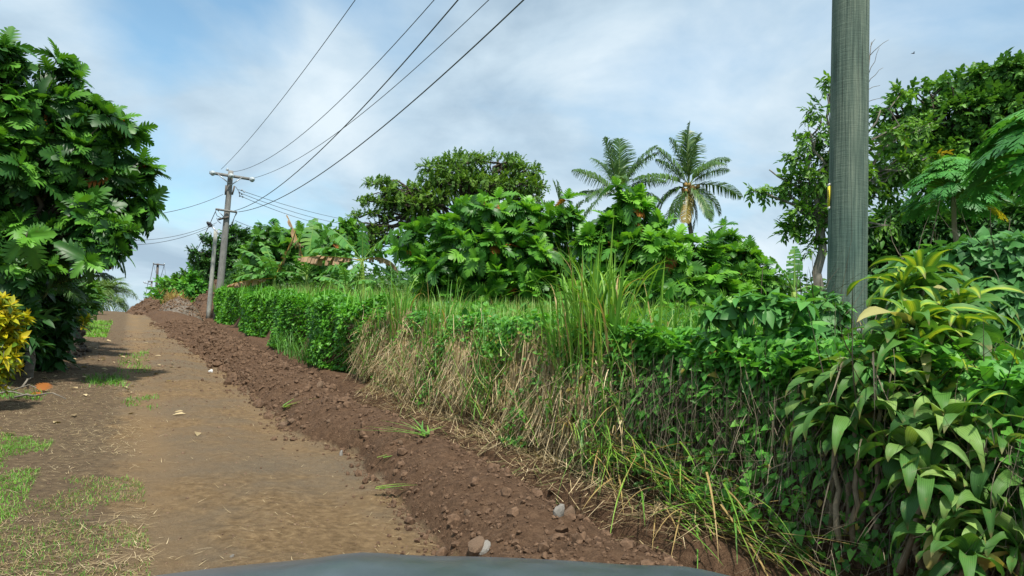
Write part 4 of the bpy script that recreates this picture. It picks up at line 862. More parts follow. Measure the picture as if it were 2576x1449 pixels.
# ------------------------------------------------------------------ creeper mounds, large leaved shrub, dracaenas on the right
def leafmound(name, label, cat, base_uv, d, lst, n, size, mat, mean, tmpls=HEART, jit=.16, stems=400, group=None, hang=.6, inner=.75, zmin=None):
    lobes = lobes_px(lst, d); b = gb(base_uv, d); t = thing(name, label, cat, group); t.location = b
    pos, out, _ = sample_lobes(lobes, n, inner)
    toc = unit(np.array([0, -1., .35])); k = rng.random(n) < np.where(out@toc > -.2, 1., .45); k &= pos[:, 2] > b[2]-.2; pos, out = pos[k], out[k]
    mb = MB(); leafy(mb, pos-b, out, size, tmpls, mean, jit, hang); mb.build('foliage', M[mat], t)
    mb = MB(); p, o_, _ = sample_lobes(lobes, stems, .2); k = p[:, 2] > b[2]-.2; p = p[k]; add_strips(mb, np.clip(rng.normal(.3, .2, len(p)), 0, .9), p-b, rng.random(len(p))*6.28, rng.uniform(.3, .9, len(p)), .012, rng.uniform(.2, 2.8, len(p)), rng.normal(0, .7, len(p)), 5); mb.build('stems', M['twig'], t)
    return t
leafmound('creeper_mound', 'big mound of heart-leaved creeper right of the near pole, behind the striped dracaena', 'creeper', 2420, 8.4,
          [(2250,760,90,75),(2330,730,100,80),(2420,690,110,70),(2520,660,100,60),(2460,780,140,110),(2570,770,120,140),(2290,860,120,110),(2420,900,150,120),(2560,930,130,150),(2620,1100,150,150),(2480,1050,140,120)], 9500, .115, 'creeper', .42)
leafmound('creeper_mound', 'smaller creeper mound wrapped round the foot of the near pole', 'creeper', 2080, 7.2,
          [(2060,790,60,50),(2110,880,90,40),(2040,860,90,60),(1990,900,90,70),(2140,930,90,60),(2080,1000,100,70)], 3600, .095, 'creeper', .52)
tree('large_leaved_shrub', 'pale green shrub with large hanging oval leaves between the creeper hedge and the near pole', 'shrub', 1930, 6.5,
     [(1800,790,50,35),(1850,780,60,40),(1930,775,70,35),(2010,765,60,35),(1850,850,60,40),(1950,860,70,45),(2030,840,50,50),(1900,930,60,45),(1990,940,60,40)], 'rosette', 'bigleaf', 60, .21, 'stem_green', .02, (1930, 940), k=8, tmpls=[T_simple(.5,.3,.25), T_simple(.56,.55,.2)], dead=0, twig=.7, young=.6, tilt=(35,135), tw_r=.006)
strap = lambda q: np.clip(np.sin(np.pi*np.clip(q*.93+.07, 0, 1)**.8), 0, 1)**.75+.02
def dracaena(label, base_uv, d, heads, L, W, mat, n=16, zoff=0., group='dracaenas at the roadside', droop=(70,135), mean=.45, bs=None):
    b = gb(base_uv, d, -.05); b[2] = float(road_z(to_st(b[0], b[1])[0]))+.25; t = thing('dracaena', label, 'dracaena', group); t.location = b
    for (u, v, dd, k) in heads:
        hd = P(u, v, dd); mb = MB(); root = (hd-b)*[.8, .8, 0]+rng.normal(0, .06, 3)*[1, 1, 0]
        mb.tube(bez(root, hd-b, 0, 7, .03), np.linspace(.021, .014, 7), 7); mb.build('cane', M['stem_tan'], t)
        f = np.linspace(0, 1, n); az = np.arange(n)*2.4+rng.random()*6
        mb = MB(); add_strips(mb, np.where(rng.random(n) < .05*(f > .5), 1.5, np.clip(.8-.6*f+rng.normal(0, .2, n), .02, .92)), np.zeros((n, 3))+np.array([0, 0, 1])*(.06*(1-f))[:, None], az, L*k*(.62+.42*np.sin(f*2.6))*rng.uniform(.6, 1.2, n), W*rng.uniform(.6, 1.12, n),
            R_(10)+R_(75)*f+rng.normal(0, .1, n), np.radians(rng.uniform(*droop, n)), 10, prof=strap, cols=5, fold=.22, power=1.3, twist=rng.normal(0, .4, n), wave=.55)
        o = mb.build('leaf_rosette', M[mat], t); o.location = hd-b
    return t
dracaena('tall dracaena with broad leaves striped yellow down the middle, in front of the creeper mound', 2330, 5.7,
     [(2320,905,5.5,1.1),(2355,880,5.6,1.05),(2270,740,5.9,.9),(2320,730,6.0,.95),(2340,810,5.8,.9),(2410,790,5.9,.9),(2390,940,5.5,1.),(2290,985,5.3,.9),(2300,830,5.5,1.),(2420,870,5.6,1.),(2360,1010,5.3,.9),(2250,870,5.5,.8)], .48, .092, 'drac', 15)
dracaena('dracaena with yellow-striped leaves at the right edge of the view', 2520, 5.4, [(2570,1010,5.2,1.),(2490,1010,5.4,.9),(2600,1080,5.1,1.)], .46, .075, 'drac', 14)
dracaena('plain grey-green dracaena with hanging leaves and a bare pale stem, left of the striped one', 2060, 5.5,
     [(2110,1000,5.5,1.),(2070,1040,5.6,.9),(2150,975,5.4,1.),(2190,960,5.3,1.),(2150,1070,5.2,1.1),(2215,1030,5.2,1.),(2100,1090,5.3,1.)], .43, .088, 'drac_plain', 18, droop=(95,155))
dracaena('lower dracaena with dull hanging leaves below the striped one', 2350, 5.2, [(2370,1090,5.0,1.05),(2290,1150,4.9,1.),(2440,1120,5.0,1.1),(2330,1230,4.8,.9),(2430,1260,4.8,.95),(2520,1180,4.9,1.),(2490,1320,4.7,1.),(2570,1390,4.6,1.),(2380,1370,4.7,.9),(2590,1250,4.8,1.),(2430,1430,4.5,.9)], .42, .088, 'drac_plain', 16, droop=(95,155))
leafmound('creeper', 'heart-leaved creeper tangled through the front of the dracaenas', 'creeper', 2300, 5.35, [(2180,1100,90,80),(2330,1050,90,90),(2450,1130,100,100),(2350,1250,110,80),(2520,1300,100,110),(2200,930,80,60)], 900, .07, 'vine', .45, stems=260, inner=.5)
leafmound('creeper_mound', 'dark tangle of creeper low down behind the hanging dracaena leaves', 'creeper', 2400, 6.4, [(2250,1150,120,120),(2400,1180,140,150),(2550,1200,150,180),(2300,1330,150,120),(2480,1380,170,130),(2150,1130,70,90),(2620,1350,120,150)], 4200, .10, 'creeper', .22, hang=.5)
# ------------------------------------------------------------------ rocks, clods, litter
def clods():
    mb = MB(); n = 15000
    s = 3+rng.random(n)**1.6*30; sl = spoil_left(s); x = rng.beta(1.1, 1.5, n); t_ = sl-.12+x*(4.0-sl); near = rng.random(n) < .12; t_ = np.where(near, sl-rng.exponential(.12, n), t_)
    pos = on(s, t_); sz = np.clip(rng.lognormal(-4.75, .75, n), .004, .07)*np.clip(s/9, .8, 1.7); pos[:, 2] += sz*.25
    for q in range(8):
        k = np.arange(n) % 8 == q; T = (lump(q, IC1, .4), [IF1], np.zeros(len(IC1))); rot = frames(rnd_dirs(k.sum()), rnd_dirs(k.sum())); scatter(mb, T, pos[k], rot, sz[k], np.zeros(k.sum()))
    tag(mb.build('soil_clods', M['clod'], smooth=False), 'loose crumbs of brown soil scattered over the spoil bank', 'soil', kind='stuff')
    mb = MB(); n = 13000; s = 3.5+rng.random(n)**1.7*24; t_ = rng.uniform(-2.2, 2.2, n); pos = on(s, t_); sz = np.clip(rng.lognormal(-5.25, .5, n), .003, .03)*np.clip(s/9, .7, 2)
    for q in range(4):
        k = np.arange(n) % 4 == q; T = (lump(40+q, IC1, .4), [IF1], np.zeros(len(IC1))); scatter(mb, T, pos[k], frames(rnd_dirs(k.sum()), rnd_dirs(k.sum())), sz[k], np.zeros(k.sum()))
    tag(mb.build('road_gravel', M['rock'], smooth=False), 'small stones scattered on the dirt road', 'gravel', kind='stuff')
clods()
def ground_hit(u, v):
    r = ray(u, v)
    for q in np.arange(2, 60, .02):
        p = np.array([0, 0, CAM_H])+r*q; s_, t_ = to_st(p[0], p[1])
        if p[2] < float(ground(np.array([s_]), np.array([t_]))[0]): return p
    return p
RK = [lump(100+i, IC2, .62) for i in range(5)]
RM = {}
def rock(u, v, r, label, mat='rock', grp=None, i=0, name='rock'):
    key = (i % 5, mat)
    p = ground_hit(u, v)
    if key not in RM: o = mesh_np(name, RK[i % 5], [IF2], M[mat], None, None, False); RM[key] = o
    else: o = RM[key].copy(); o.name = name; C.objects.link(o)
    for kk in ('label', 'group', 'category'):
        if kk in o: del o[kk]
    o.location = p+np.array([0, 0, r*.3]); o.scale = (r*1.2, r, r*.8); o.rotation_euler = (rng.random()*6, rng.random()*6, rng.random()*6)
    return tag(o, label, 'rock', grp)
rock(1195,1385,.075,'large brown rock at the spoil foot by the car bonnet','rock',None,0)
rock(1216,1388,.06,'grey-patched rock touching the large brown one by the car bonnet','rock_grey',None,1)
rock(1407,1297,.055,'pale grey rock on the far crest of the spoil','rock_grey',None,2)
rock(1433,1300,.05,'brown rock beside the pale grey one on the spoil crest','rock',None,3)
rock(858,1146,.04,'whitish chunk at the road edge of the spoil','rock_grey',None,2,'rock')
rock(530,937,.06,'white piece of litter at the edge of the spoil further up the road','litter',None,1,'litter')
rock(583,1403,.016,'small grey stone alone on the road near the car','rock_grey',None,3)
for i in range(22):
    s = 3.6+rng.random()**1.5*14; sl = float(spoil_left(np.array([s]))[0]); t_ = rng.uniform(sl-.05, 3.2); p = on(np.array([s]), np.array([t_]))[0]
    o = RM[(i % 4 if (i % 4, 'rock') in RM else 0, 'rock')].copy(); C.objects.link(o); r = rng.uniform(.02, .045)*(1+.3*(s > 8)); o.location = p+np.array([0, 0, r*.3]); o.scale = (r*1.2, r, r*.85); o.rotation_euler = tuple(rng.random(3)*6)
    tag(o, 'small brown stone half sunk in the spoil bank', 'rock', 'small stones in the spoil bank')
# ------------------------------------------------------------------ verge: lawn, cut hay, fallen leaves, branches
def lawn():
    mb = MB()
    def put(n, s0, s1, t0, t1, L, w, mean, th=-.1, dead=.0, seed=70):
        s = rng.uniform(s0, s1, n); t_ = rng.uniform(t0, t1, n); e = np.minimum.reduce([(s-s0)/(s1-s0), (s1-s)/(s1-s0), (t_-t0)/(t1-t0), (t1-t_)/(t1-t0)])
        k = fbm(s*1.7, t_*1.7, 4, seed)+.5*np.minimum(e, .25) > th+rng.normal(0, .04, n); s, t_ = s[k], t_[k]; n = len(s)
        add_strips(mb, np.where(rng.random(n) < dead, 1.5, np.clip(rng.normal(mean, .18, n), 0, .93)), on(s, t_), rng.random(n)*6.28, L*rng.uniform(.5, 1.3, n), w, rng.uniform(.2, 1.2, n), rng.uniform(.3, 1.2, n), 3)
    put(30000, 5.6, 9.0, -3.6, -.55, .045, .005, .5, -.0, .05)
    put(20000, 4.3, 7.0, -1.9, .22, .035, .004, .35, .03, .45, 71)
    put(5000, 24, 34, -2.0, -.5, .14, .02, .6, .0)
    put(500, 12.6, 14.2, -.55, .1, .12, .012, .3, .05); put(350, 10.5, 12, .0, .5, .06, .01, .3, .06); put(500, 15, 20, -.1, .5, .09, .014, .4, .10); put(400, 11.3, 12.5, -1.5, -.9, .13, .012, .3, .04)
    tag(mb.build('verge_grass', M['lawn']), 'short green grass patches on the road verge', 'grass', kind='stuff')
    mb = MB(); n = 17000; s = 3.6+rng.random(n)**1.4*11; t_ = np.where(rng.random(n) < .95, rng.uniform(-2.8, .25, n), rng.uniform(-.2, 2.0, n)); k = fbm(s*1.1, t_*1.1, 3, 75) > rng.normal(-.03, .12, n); s, t_ = s[k], t_[k]; n = len(s)
    b = on(s, t_); b[:, 2] += .008
    add_strips(mb, np.clip(rng.normal(.55, .22, n), 0, .93), b, rng.random(n)*6.28, rng.uniform(.03, .13, n), .0035, rng.uniform(1.35, 1.6, n), rng.normal(.1, .3, n), 3)
    tag(mb.build('hay_cuttings', M['straw']), 'thin dry cuttings strewn over the verge and road', 'hay', kind='stuff')
    mb = MB(); n = 150; s = rng.uniform(8.5, 24, n); t_ = rng.uniform(-2.4, .9, n); b = on(s, t_); b[:, 2] += .02
    scatter(mb, T_simple(.5, .1, .3), b, frames(rnd_dirs(n)*[1, 1, .15], np.array([[0, 0, 1.]])+rnd_dirs(n)*.3), rng.uniform(.05, .16, n), np.clip(rng.normal(.4, .3, n), 0, .9))
    tag(mb.build('fallen_leaves', M['straw']), 'dry fallen leaves under the breadfruit tree', 'leaves', kind='stuff')
lawn()
for q in range(9):
    a = on(np.array([rng.uniform(10.2, 12.4)]), np.array([rng.uniform(-1.9, -1.15)]))[0]+[0, 0, .03]; th = rng.random()*6.28; L = rng.uniform(.3, .9)
    mb = MB(); mb.tube(bez(a-a, np.array([math.cos(th)*L, math.sin(th)*L*.6, rng.uniform(0, .12)]), .05, 6, .05), np.linspace(.016, .006, 6), 6)
    o = mb.build('cut_branch', M['bark']); o.location = a; tag(o, 'pale cut branch lying in the shade before the croton bush', 'branch', 'cut branches by the croton')
sp = ground_hit(97, 993); mb = MB(); rosettes(mb, np.zeros((1,3))+[0,0,.04], np.array([[0.2,-.5,.8]]), 3, .2, BREAD, 1., tilt=(60,100)); mb.A['rnd'] = [np.full(mb.n, 1.5)]; o = mb.build('fallen_leaf', M['bread']); o.location = sp; tag(o, 'orange fallen breadfruit leaf on the shaded ground at the left', 'leaf')
# ------------------------------------------------------------------ poles and wires
def pole_axis(u0, v0, u1, v1, d):
    a, b = P(u0, v0, d), P(u1, v1, d); g = gz(a[0], a[1])-.3; k = (g-a[2])/(b[2]-a[2]); return a+(b-a)*k, b
def cyl(mb, a, b, r0, r1, n=20, k=2): mb.tube(a+(b-a)*np.linspace(0, 1, k)[:, None], np.linspace(r0, r1, k), n)
def insulator(t, p, ax, r=.14, mat='glass_ins', name='insulator'):
    mb = MB(); prof = [(0,.3),(.04,.35),(.05,1.),(.09,.95),(.10,.5),(.13,.5),(.14,.85),(.18,.8),(.19,.3),(.26,.2)]
    ax = unit(np.asarray(ax, float)); mb.tube(np.array([p+ax*q[0]*r/.14 for q in prof]), np.array([q[1] for q in prof])*r, 14); return mb.build(name, M[mat], t)
def arm(mb, c, d, L, w=.11, h=.13):
    d = unit(np.asarray(d, float)); n = unit(np.cross(d, [0, 0, 1.])); up = np.cross(n, d); mb.box(c, (L, w, h), np.stack([d, n, up]))
X3 = np.array([TD[0], TD[1], 0.]); S3 = np.array([SD[0], SD[1], 0.])
# near pole
D0 = 7.6; b, tp = pole_axis(2129, 840, 2140, 0, D0); axis = (tp-b)/(tp[2]-b[2])
def npole(z): return b+axis*(z-b[2])
pt = thing('utility_pole', 'massive green-grey wooden pole close on the right with a small yellow tag', 'utility pole'); pt.location = b
mb = MB(); zz = np.linspace(b[2], 11.6, 30); mb.tube(np.array([npole(z) for z in zz])-b, np.interp(zz, [1.8, 5.1, 11.6], [.177, .168, .14]), 40); mb.build('pole', M['big_pole'], pt)
mb = MB(); arm(mb, npole(11.)+S3*.16-b, X3, 2.8); mb.build('crossarm', M['old_wood'], pt)
mb = MB(); arm(mb, npole(9.5)+S3*.17-b, X3, 1.6); mb.build('crossarm', M['old_wood'], pt)
# tag on the left flank with digits
vd = unit(np.array([-b[0], -b[1], 0.])); ls = np.cross([0, 0, 1.], vd)*1.0; ls = unit(ls);  ls = ls if ls[0] < 0 else -ls
tz = P(2086, 498, D0)[2]; nrm = unit(ls*.93+vd*.37); tang = np.cross([0, 0, 1.], nrm); fl = npole(tz)-b+nrm*.182
mb = MB(); mb.box(fl, (.05, .006, .20), np.stack([tang, nrm, [0, 0, 1.]])); tg = mb.build('number_tag', M['yellow'], pt)
mb = MB(); mb.box(fl+np.array([0,0,.113]), (.05,.006,.024), np.stack([tang, nrm, [0,0,1.]])); mb.box(fl+np.array([0,0,-.113]), (.05,.006,.024), np.stack([tang, nrm, [0,0,1.]])); mb.build('tag_holder', M['litter'], pt)
cu = bpy.data.curves.new('digits', 'FONT'); cu.body = '0000111'; cu.size = .036; cu.extrude = .0008; cu.align_x = 'CENTER'; cu.align_y = 'CENTER'
tf = bpy.data.objects.new('digits_text', cu); C.objects.link(tf); bpy.context.view_layer.update(); me_ = bpy.data.meshes.new_from_object(tf.evaluated_get(bpy.context.evaluated_depsgraph_get())); bpy.data.objects.remove(tf); to = bpy.data.objects.new('digits', me_); C.objects.link(to); me_.materials.clear(); me_.materials.append(M['ink']); to.parent = tg
from mathutils import Matrix, Vector
xx = Vector((0, 0, -1)); zz_ = Vector(nrm); yy = zz_.cross(xx); to.matrix_local = Matrix.Translation(Vector(fl+nrm*.0045)) @ Matrix((xx, yy, zz_)).transposed().to_4x4()
bp = P(2155, 833, D0); rd = unit(vd*.75-ls*.5); mb = MB(); q = npole(bp[2])-b+rd*.172; mb.tube(np.array([q, q+rd*.02, q+rd*.03]), [.035,.03,.012], 8); mb.build('bolt', M['metal'], pt)
# main pole
D1 = 42.; b1, t1 = pole_axis(552, 740, 581, 430, D1); mp = thing('utility_pole', 'grey wooden pole with two crossarms standing behind the hedge end', 'utility pole'); mp.location = b1
mb = MB(); mb.tube(b1+(t1-b1)*np.linspace(0, 1, 12)[:, None]-b1, np.linspace(.205, .135, 12), 14); mb.build('pole', M['old_wood'], mp)
a0, a1 = P(527, 434, D1-.25), P(638, 452, D1-.25); mb = MB(); arm(mb, (a0+a1)/2-b1, a1-a0, np.linalg.norm(a1-a0), .11, .14); mb.build('crossarm', M['old_wood'], mp)
for u, v in ((534,436),(580,443),(633,452)): insulator(mp, P(u, v, D1-.35)-b1, -S3+X3*.2, .145)
insulator(mp, P(572, 430, D1-.25)-b1, [0, 0, 1.], .09)
for u0, v0, u1, v1 in ((548,438,577,462),(608,447,579,467)):
    mb = MB(); cyl(mb, P(u0,v0,D1-.3)-b1, P(u1,v1,D1-.3)-b1, .03, .03, 6); mb.build('brace', M['metal'], mp)
for u0, v0, u1, v1 in ((569,466,567,490),(590,468,584,490)):
    mb = MB(); cyl(mb, P(u0,v0,D1-.25)-b1, P(u1,v1,D1-.25)-b1, .05, .05, 8); mb.build('fuse_holder', M['dark_wood'], mp)
a0, a1 = P(542, 526, D1-.28), P(597, 534, D1-.28); mb = MB(); arm(mb, (a0+a1)/2-b1, a1-a0, np.linalg.norm(a1-a0), .11, .10); mb.build('crossarm', M['old_wood'], mp)
mb = MB(); cyl(mb, P(548,529,D1-.3)-b1, P(565,548,D1-.3)-b1, .025, .025, 6); mb.build('brace', M['metal'], mp)
mb = MB(); arm(mb, P(562,549,D1-.2)-b1, P(572,547,D1-.2)-P(552,552,D1-.2), .55, .09, .1); mb.build('crossarm', M['dark_wood'], mp)
for (pts) in (((596,537),(590,545),(586,560),(574,572)),((542,532),(546,543),(556,548)),((545,548),(548,556),(556,562)),((593,470),(601,482),(603,493))):
    mb = MB(); mb.tube(np.array([P(u, v, D1-.3) for u, v in pts])-b1, .018, 5); mb.build('jumper_cable', M['wire'], mp)
for u, v in ((606,478),(612,482),(600,484),(606,488),(601,493),(608,495)): insulator(mp, P(u, v, D1+.2)-b1, X3, .06, 'metal')
# lamp pole just beyond
D2 = 43.5; b2, t2 = pole_axis(529, 740, 543, 578, D2); lp = thing('street_lamp', 'pale concrete lamp pole leaning beside the wooden pole', 'street lamp'); lp.location = b2
mb = MB(); mb.tube(b2+(t2-b2)*np.linspace(0, 1, 8)[:, None]-b2, np.linspace(.125, .10, 8), 12); mb.build('pole', M['concrete'], lp)
mb = MB(); mb.tube(np.array([P(560,596,D2-1),P(548,586,D2-.9),P(533,570,D2-1)])-b2, .03, 7); mb.build('arm', M['metal'], lp)
a0, a1 = P(533,570,D2-1), P(520,558,D2-1.1); mb = MB(); mb.tube(a0+(a1-a0)*np.array([0,.1,.5,.85,1])[:, None]-b2, [.04,.10,.12,.07,.03], 10); mb.build('lamp_head', M['dark_metal'], lp)
# far poles
def far_pole(label, u0, v0, u1, v1, d, arm_px, mat, r, lamp=None):
    bb, tt = pole_axis(u0, v0, u1, v1, d); bb[2] = min(bb[2], 2.2); o = thing('utility_pole', label, 'utility pole', 'poles beyond the crest'); o.location = bb
    mb = MB(); mb.tube(bb+(tt-bb)*np.linspace(0, 1, 6)[:, None]-bb, np.linspace(r*1.25, r, 6), 10); mb.build('pole', M[mat], o)
    a0, a1 = P(*arm_px[0], d-.2), P(*arm_px[1], d-.2); mb = MB(); arm(mb, (a0+a1)/2-bb, a1-a0, np.linalg.norm(a1-a0), .12, .13); mb.build('crossarm', M['dark_wood'], o)
    for k in (.03, .97): insulator(o, a0+(a1-a0)*k-bb+[0, 0, .06], [0, 0, 1.], .10)
    if lamp:
        mb = MB(); mb.tube(np.array([P(*q, d) for q in lamp])-bb, [.05, .05, .14, .05], 7); mb.build('lamp_arm', M['metal'], o)
far_pole('dark wooden pole with one crossarm, tallest beyond the crest', 391, 775, 397, 663, 100, ((385,664),(414,667)), 'dark_wood', .14)
far_pole('grey pole with a lamp arm pointing left, just left of the tall dark pole', 377, 770, 382, 706, 140, ((372,708),(393,709)), 'old_wood', .15, ((379,716),(368,713),(364,711),(360,709)))
far_pole('shortest and farthest pole, only its top showing over the crest', 366, 775, 368, 748, 190, ((361,749),(375,750)), 'dark_wood', .16, ((365,759),(356,756),(352,754),(349,753)))
# wires
def wire(label, A, B, sag, r=.013, n=40, grp='overhead wires'):
    t = np.linspace(0, 1, n)[:, None]; p = A+(B-A)*t; p[:, 2] -= (sag*4*t*(1-t))[:, 0]; mb = MB(); mb.tube(p-A, r, 6); o = mb.build('overhead_wire', M['wire']); o.location = A
    return tag(o, label, 'wire', grp)
pw = lambda z, o: npole(z)+X3*o
wire('top wire from the left end of the upper crossarm, leftmost in the sky', P(556,426,D1), pw(11,-1.2), .7, .011)
wire('wire from the middle of the upper crossarm, second from left in the sky', P(588,432,D1), pw(11,.1), 1.7, .011)
wire('wire from the right end of the upper crossarm, crossed by a thicker cable', P(638,448,D1), pw(11,1.4), 1.4, .011)
wire('thicker cable from the lower crossarm that crosses the wire above it', P(590,530,D1), pw(9.5,-.6), 1.3, .015)
wire('thickest cable, rightmost in the sky, from the lower crossarm', P(600,533,D1), pw(9.5,.7), 1.4, .016)
hid = 72.
wire('upper of the three wires running right behind the rain tree', P(600,477,D1), P(1000,565,hid), .5, .014)
wire('middle of the three wires running right behind the rain tree', P(603,485,D1), P(1000,570,hid), .7, .014)
wire('lowest of the three wires running right into the rain tree', P(605,493,D1), P(960,575,hid), .7, .014)
wire('upper wire from the small arm to the distant breadfruit crown', P(592,555,D1), P(760,590,60), .3, .013)
wire('lower wire from the small arm to the distant breadfruit crown', P(590,562,D1), P(720,588,60), .3, .013)
wire('wire from the wooden pole leftward into the overhanging breadfruit crown', P(561,489,D1), P(300,548,30), .25, .013)
wire('upper of two sagging wires left of the lamp head', P(545,560,D1), P(280,602,36), .35, .012)
wire('lower of two sagging wires left of the lamp head', P(540,566,D1), P(280,615,36), .35, .012)
wire('steep wire from the lower crossarm down to the tall dark far pole', P(543,530,D1), P(386,664,100), 3.3, .02)
wire('sagging wire from the lower crossarm to the right arm of the far pole', P(595,534,D1), P(413,667,100), 4.8, .02)
wire('wire between the tall dark pole and the lamp pole beyond', P(386,664,100), P(373,708,140), 1., .03)
wire('right wire between the tall dark pole and the lamp pole beyond', P(413,667,100), P(392,709,140), 1., .03)
wire('left wire between the lamp pole and the farthest pole', P(373,708,140), P(362,749,190), 1., .035)
wire('faint wire crossing low over the road crest from the left', P(365,757,190), P(180,800,90), .5, .025)
# bird
bpos = P(2298, 135, 42); bt = thing('bird', 'tiny dark bird flying in the sky right of the near pole', 'bird'); bt.location = bpos; bt.scale = (.5, .5, .5)
mb = MB(); mb.tube(np.array([[-.16,0,0],[-.12,0,.01],[-.03,0,.02],[.06,0,.03],[.10,0,.03],[.14,0,.02]]), [.012,.03,.045,.035,.03,.006], 8); mb.build('body', M['bird'], bt)
for sg in (-1, 1):
    V = np.array([[-.05,.03*sg,.02],[.05,.03*sg,.02],[-.06,.16*sg,.13],[.04,.17*sg,.14],[-.14,.30*sg,.08],[-.11,.31*sg,.085]]); V2 = V+[0, 0, .008]
    mesh_np('wing', np.concatenate([V, V2]), [np.array([[0,1,3,2],[2,3,5,4],[6,8,9,7],[8,10,11,9],[0,2,8,6],[1,7,9,3],[2,4,10,8],[3,9,11,5],[4,5,11,10],[0,6,7,1]])], M['bird'], bt)
# ------------------------------------------------------------------ the car whose bonnet shows at the bottom
car = thing('car', 'blue-grey car bonnet crossing the bottom of the view', 'car'); car.location = (0, 0, 0)
def grid_mesh(name, fx, nu, nv, mat, parent):
    V = np.array([fx(i/(nu-1), j/(nv-1)) for i in range(nu) for j in range(nv)]); i = np.arange(nu-1)[:, None]; j = np.arange(nv-1)[None]
    F = np.stack([i*nv+j, (i+1)*nv+j, (i+1)*nv+j+1, i*nv+j+1], -1).reshape(-1, 4); return mesh_np(name, V, [F], M[mat], parent)
CX = .06
def hood(a, c):
    x = (a-.5)*1.9; yb = .78; yf = 1.99-.14*abs(a-.5)**2*4*.6
    y = yb+(yf-yb)*c
    z = 1.085+.055*c-.10*c**4-.075*abs(a-.5)**2.2*4+.012*math.exp(-((abs(x)-.42)/.10)**2)
    if c > .97: z -= .02
    return (CX+x, y, z)
grid_mesh('bonnet', hood, 40, 30, 'car', car)
def nose(a, c):
    x, y, z = hood(a, 1.0); return (x*(1+.04*c), y+.10*math.sin(c*2.2), z-.03-c*.55)
grid_mesh('front_bumper', nose, 30, 12, 'car', car)
for sg in (-1, 1):
    def wing(a, c, sg=sg):
        x, y, z = hood(.5+sg*.5, a); bulge = .10*math.sin(min(1, c*1.6)*1.57); return (x+sg*bulge, y, z-.01-c*.55)
    grid_mesh('wing', wing, 16, 10, 'car', car)
    mb = MB(); p = np.array(nose(.5+sg*.40, .25)); mb.tube(np.array([p+[0,-.02,0], p+[0,.03,0], p+[0,.05,0]]), [.12,.11,.05], 14); mb.build('headlight', M['lamp_glass'], car)
    for yy_ in (1.35,):
        mb = MB(); th = np.linspace(0, 2*np.pi, 25); cx_ = CX+sg*.76
        mb.tube(np.array([[cx_-.11, yy_, .33],[cx_-.09, yy_, .33],[cx_+.09, yy_, .33],[cx_+.11, yy_, .33]]), [.28,.33,.33,.28], 24); w = mb.build('wheel', M['tyre'], car)
        mb = MB(); mb.tube(np.array([[cx_+sg*.10, yy_, .33],[cx_+sg*.125, yy_, .33]]), [.21,.19], 20); mb.build('rim', M['metal'], w)
mb = MB(); mb.box((CX, .66, .98), (1.5, .22, .06)); mb.build('scuttle', M['dark_metal'], car)
mb = MB(); mb.box((CX, .2, .62), (1.62, .9, .5)); mb.build('body', M['car'], car)
# ------------------------------------------------------------------ camera, sun, sky
cam = bpy.data.cameras.new('camera'); co = bpy.data.objects.new('camera', cam); C.objects.link(co); bpy.context.scene.camera = co
cam.sensor_fit = 'HORIZONTAL'; cam.sensor_width = 36; cam.lens = 36*FPX/2576; cam.clip_end = 5000; cam.clip_start = .05
Rm = Matrix.Rotation(R_(90)+PITCH, 4, 'X') @ Matrix.Rotation(ROLL, 4, 'Z')
co.matrix_world = Matrix.Translation((0, 0, CAM_H)) @ Rm
SUN = unit(np.array([.12, -.42, .92])); el = math.asin(SUN[2]); azs = math.atan2(SUN[0], SUN[1])
sl_ = bpy.data.lights.new('sun', 'SUN'); sl_.energy = 2.85; sl_.angle = R_(2.5); sl_.color = (1, .95, .86); so = bpy.data.objects.new('sun', sl_); C.objects.link(so)
so.rotation_euler = Vector(SUN).to_track_quat('Z', 'Y').to_euler()
w = bpy.data.worlds.new('World'); bpy.context.scene.world = w; w.use_nodes = True; nt = w.node_tree; nt.nodes.clear()
out = nt.nodes.new('ShaderNodeOutputWorld'); bg = nt.nodes.new('ShaderNodeBackground'); bg.inputs['Strength'].default_value = .1
sky = nt.nodes.new('ShaderNodeTexSky'); sky.sky_type = 'NISHITA'; sky.sun_disc = False; sky.sun_elevation = el; sky.sun_rotation = azs; sky.air_density = 1.; sky.dust_density = 1.; sky.ozone_density = 1.2
tc = nt.nodes.new('ShaderNodeTexCoord'); sx = nt.nodes.new('ShaderNodeSeparateXYZ'); nt.links.new(tc.outputs['Generated'], sx.inputs[0])
den = math_n(nt, 'ADD', math_n(nt, 'MAXIMUM', sx.outputs[2], 0), .30)
cv = nt.nodes.new('ShaderNodeCombineXYZ'); nt.links.new(math_n(nt, 'DIVIDE', sx.outputs[0], den), cv.inputs[0]); nt.links.new(math_n(nt, 'DIVIDE', sx.outputs[1], den), cv.inputs[1])
def wn(scale, detail, rough, off):
    n = nt.nodes.new('ShaderNodeTexNoise'); n.inputs['Scale'].default_value = scale; n.inputs['Detail'].default_value = detail; n.inputs['Roughness'].default_value = rough; n.inputs['Distortion'].default_value = .3
    mp_ = nt.nodes.new('ShaderNodeMapping'); mp_.inputs['Location'].default_value = off; nt.links.new(cv.outputs[0], mp_.inputs[0]); nt.links.new(mp_.outputs[0], n.inputs['Vector']); return n.outputs['Fac']
cover = wn(1.5, 7, .52, (0, 0, 0))
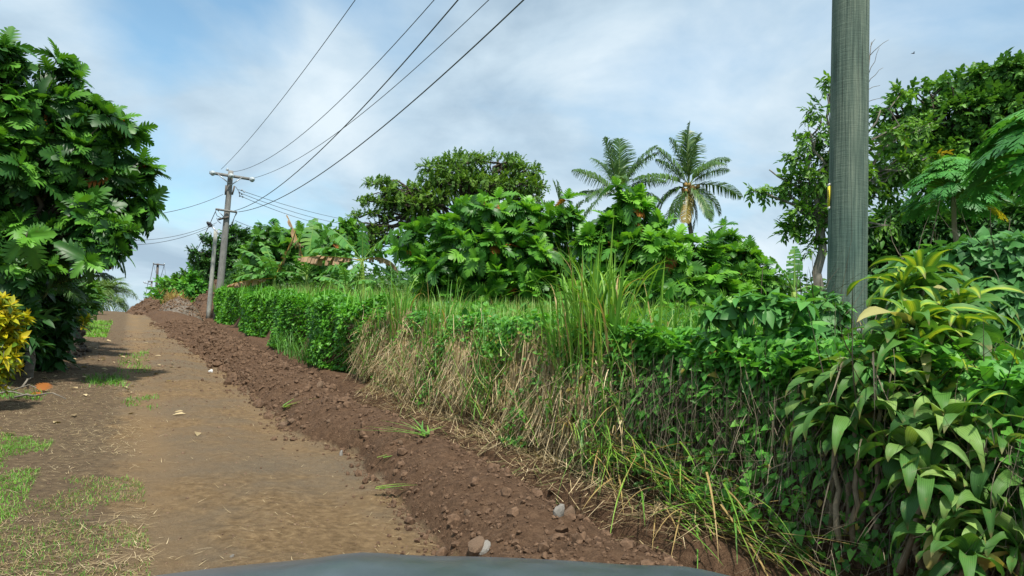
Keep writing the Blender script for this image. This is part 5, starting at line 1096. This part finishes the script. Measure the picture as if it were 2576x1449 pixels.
# gaps of blue where the photographed sky has them
gap = None
def dirgap(u, v, rad, amt):
    d_ = unit(ray(u, v)); vm = nt.nodes.new('ShaderNodeVectorMath'); vm.operation = 'DOT_PRODUCT'; nrmz = nt.nodes.new('ShaderNodeVectorMath'); nrmz.operation = 'NORMALIZE'; nt.links.new(tc.outputs['Generated'], nrmz.inputs[0]); nt.links.new(nrmz.outputs[0], vm.inputs[0]); vm.inputs[1].default_value = d_
    mr = nt.nodes.new('ShaderNodeMapRange'); mr.interpolation_type = 'SMOOTHSTEP'; nt.links.new(vm.outputs['Value'], mr.inputs['Value']); mr.inputs['From Min'].default_value = math.cos(rad); mr.inputs['From Max'].default_value = 1.; mr.inputs['To Min'].default_value = 0; mr.inputs['To Max'].default_value = amt; return mr.outputs[0]
tot = None
for g in ((500,40,.14,.20),(420,430,.09,.24),(1010,30,.12,.08),(900,-40,.18,.13),(980,30,.12,.06),(300,120,.10,.05),(1650,330,.14,.07),(2450,60,.16,.03),(2350,-80,.2,-.06),(1500,40,.2,-.06),(760,520,.10,.12),(620,500,.06,.06),(720,230,.16,-.10),(1000,150,.2,-.10),(100,150,.14,-.08),(1900,430,.16,-.05)):
    q = dirgap(*g); tot = q if tot is None else math_n(nt, 'ADD', tot, q)
cval = math_n(nt, 'SUBTRACT', cover, tot)
cr = ramp(nt, [(.27, (.12,.12,.12)), (.38, (.5,)*3), (.50, (.92,)*3), (.62, (1,1,1))]); nt.links.new(cval, cr.inputs[0])
shade = wn(2.1, 6, .55, (3.1, 1.7, 0)); sr_ = ramp(nt, [(.34, (2.1,2.8,3.45)), (.5, (2.95,3.7,4.3)), (.68, (4.0,4.6,5.0))]); nt.links.new(shade, sr_.inputs[0])
blue = mix_c(nt, 1., sky.outputs[0], (.85,1.08,1.02), 'MULTIPLY')
col = mix_c(nt, cr.outputs[0], blue, sr_.outputs[0]); nt.links.new(col, bg.inputs[0]); nt.links.new(bg.outputs[0], out.inputs[0])
vs = bpy.context.scene.view_settings; vs.view_transform = 'Standard'; vs.look = 'None'; vs.exposure = 1.02; vs.gamma = 1.
bpy.context.scene.cycles.max_bounces = 8; bpy.context.scene.cycles.use_denoising = True
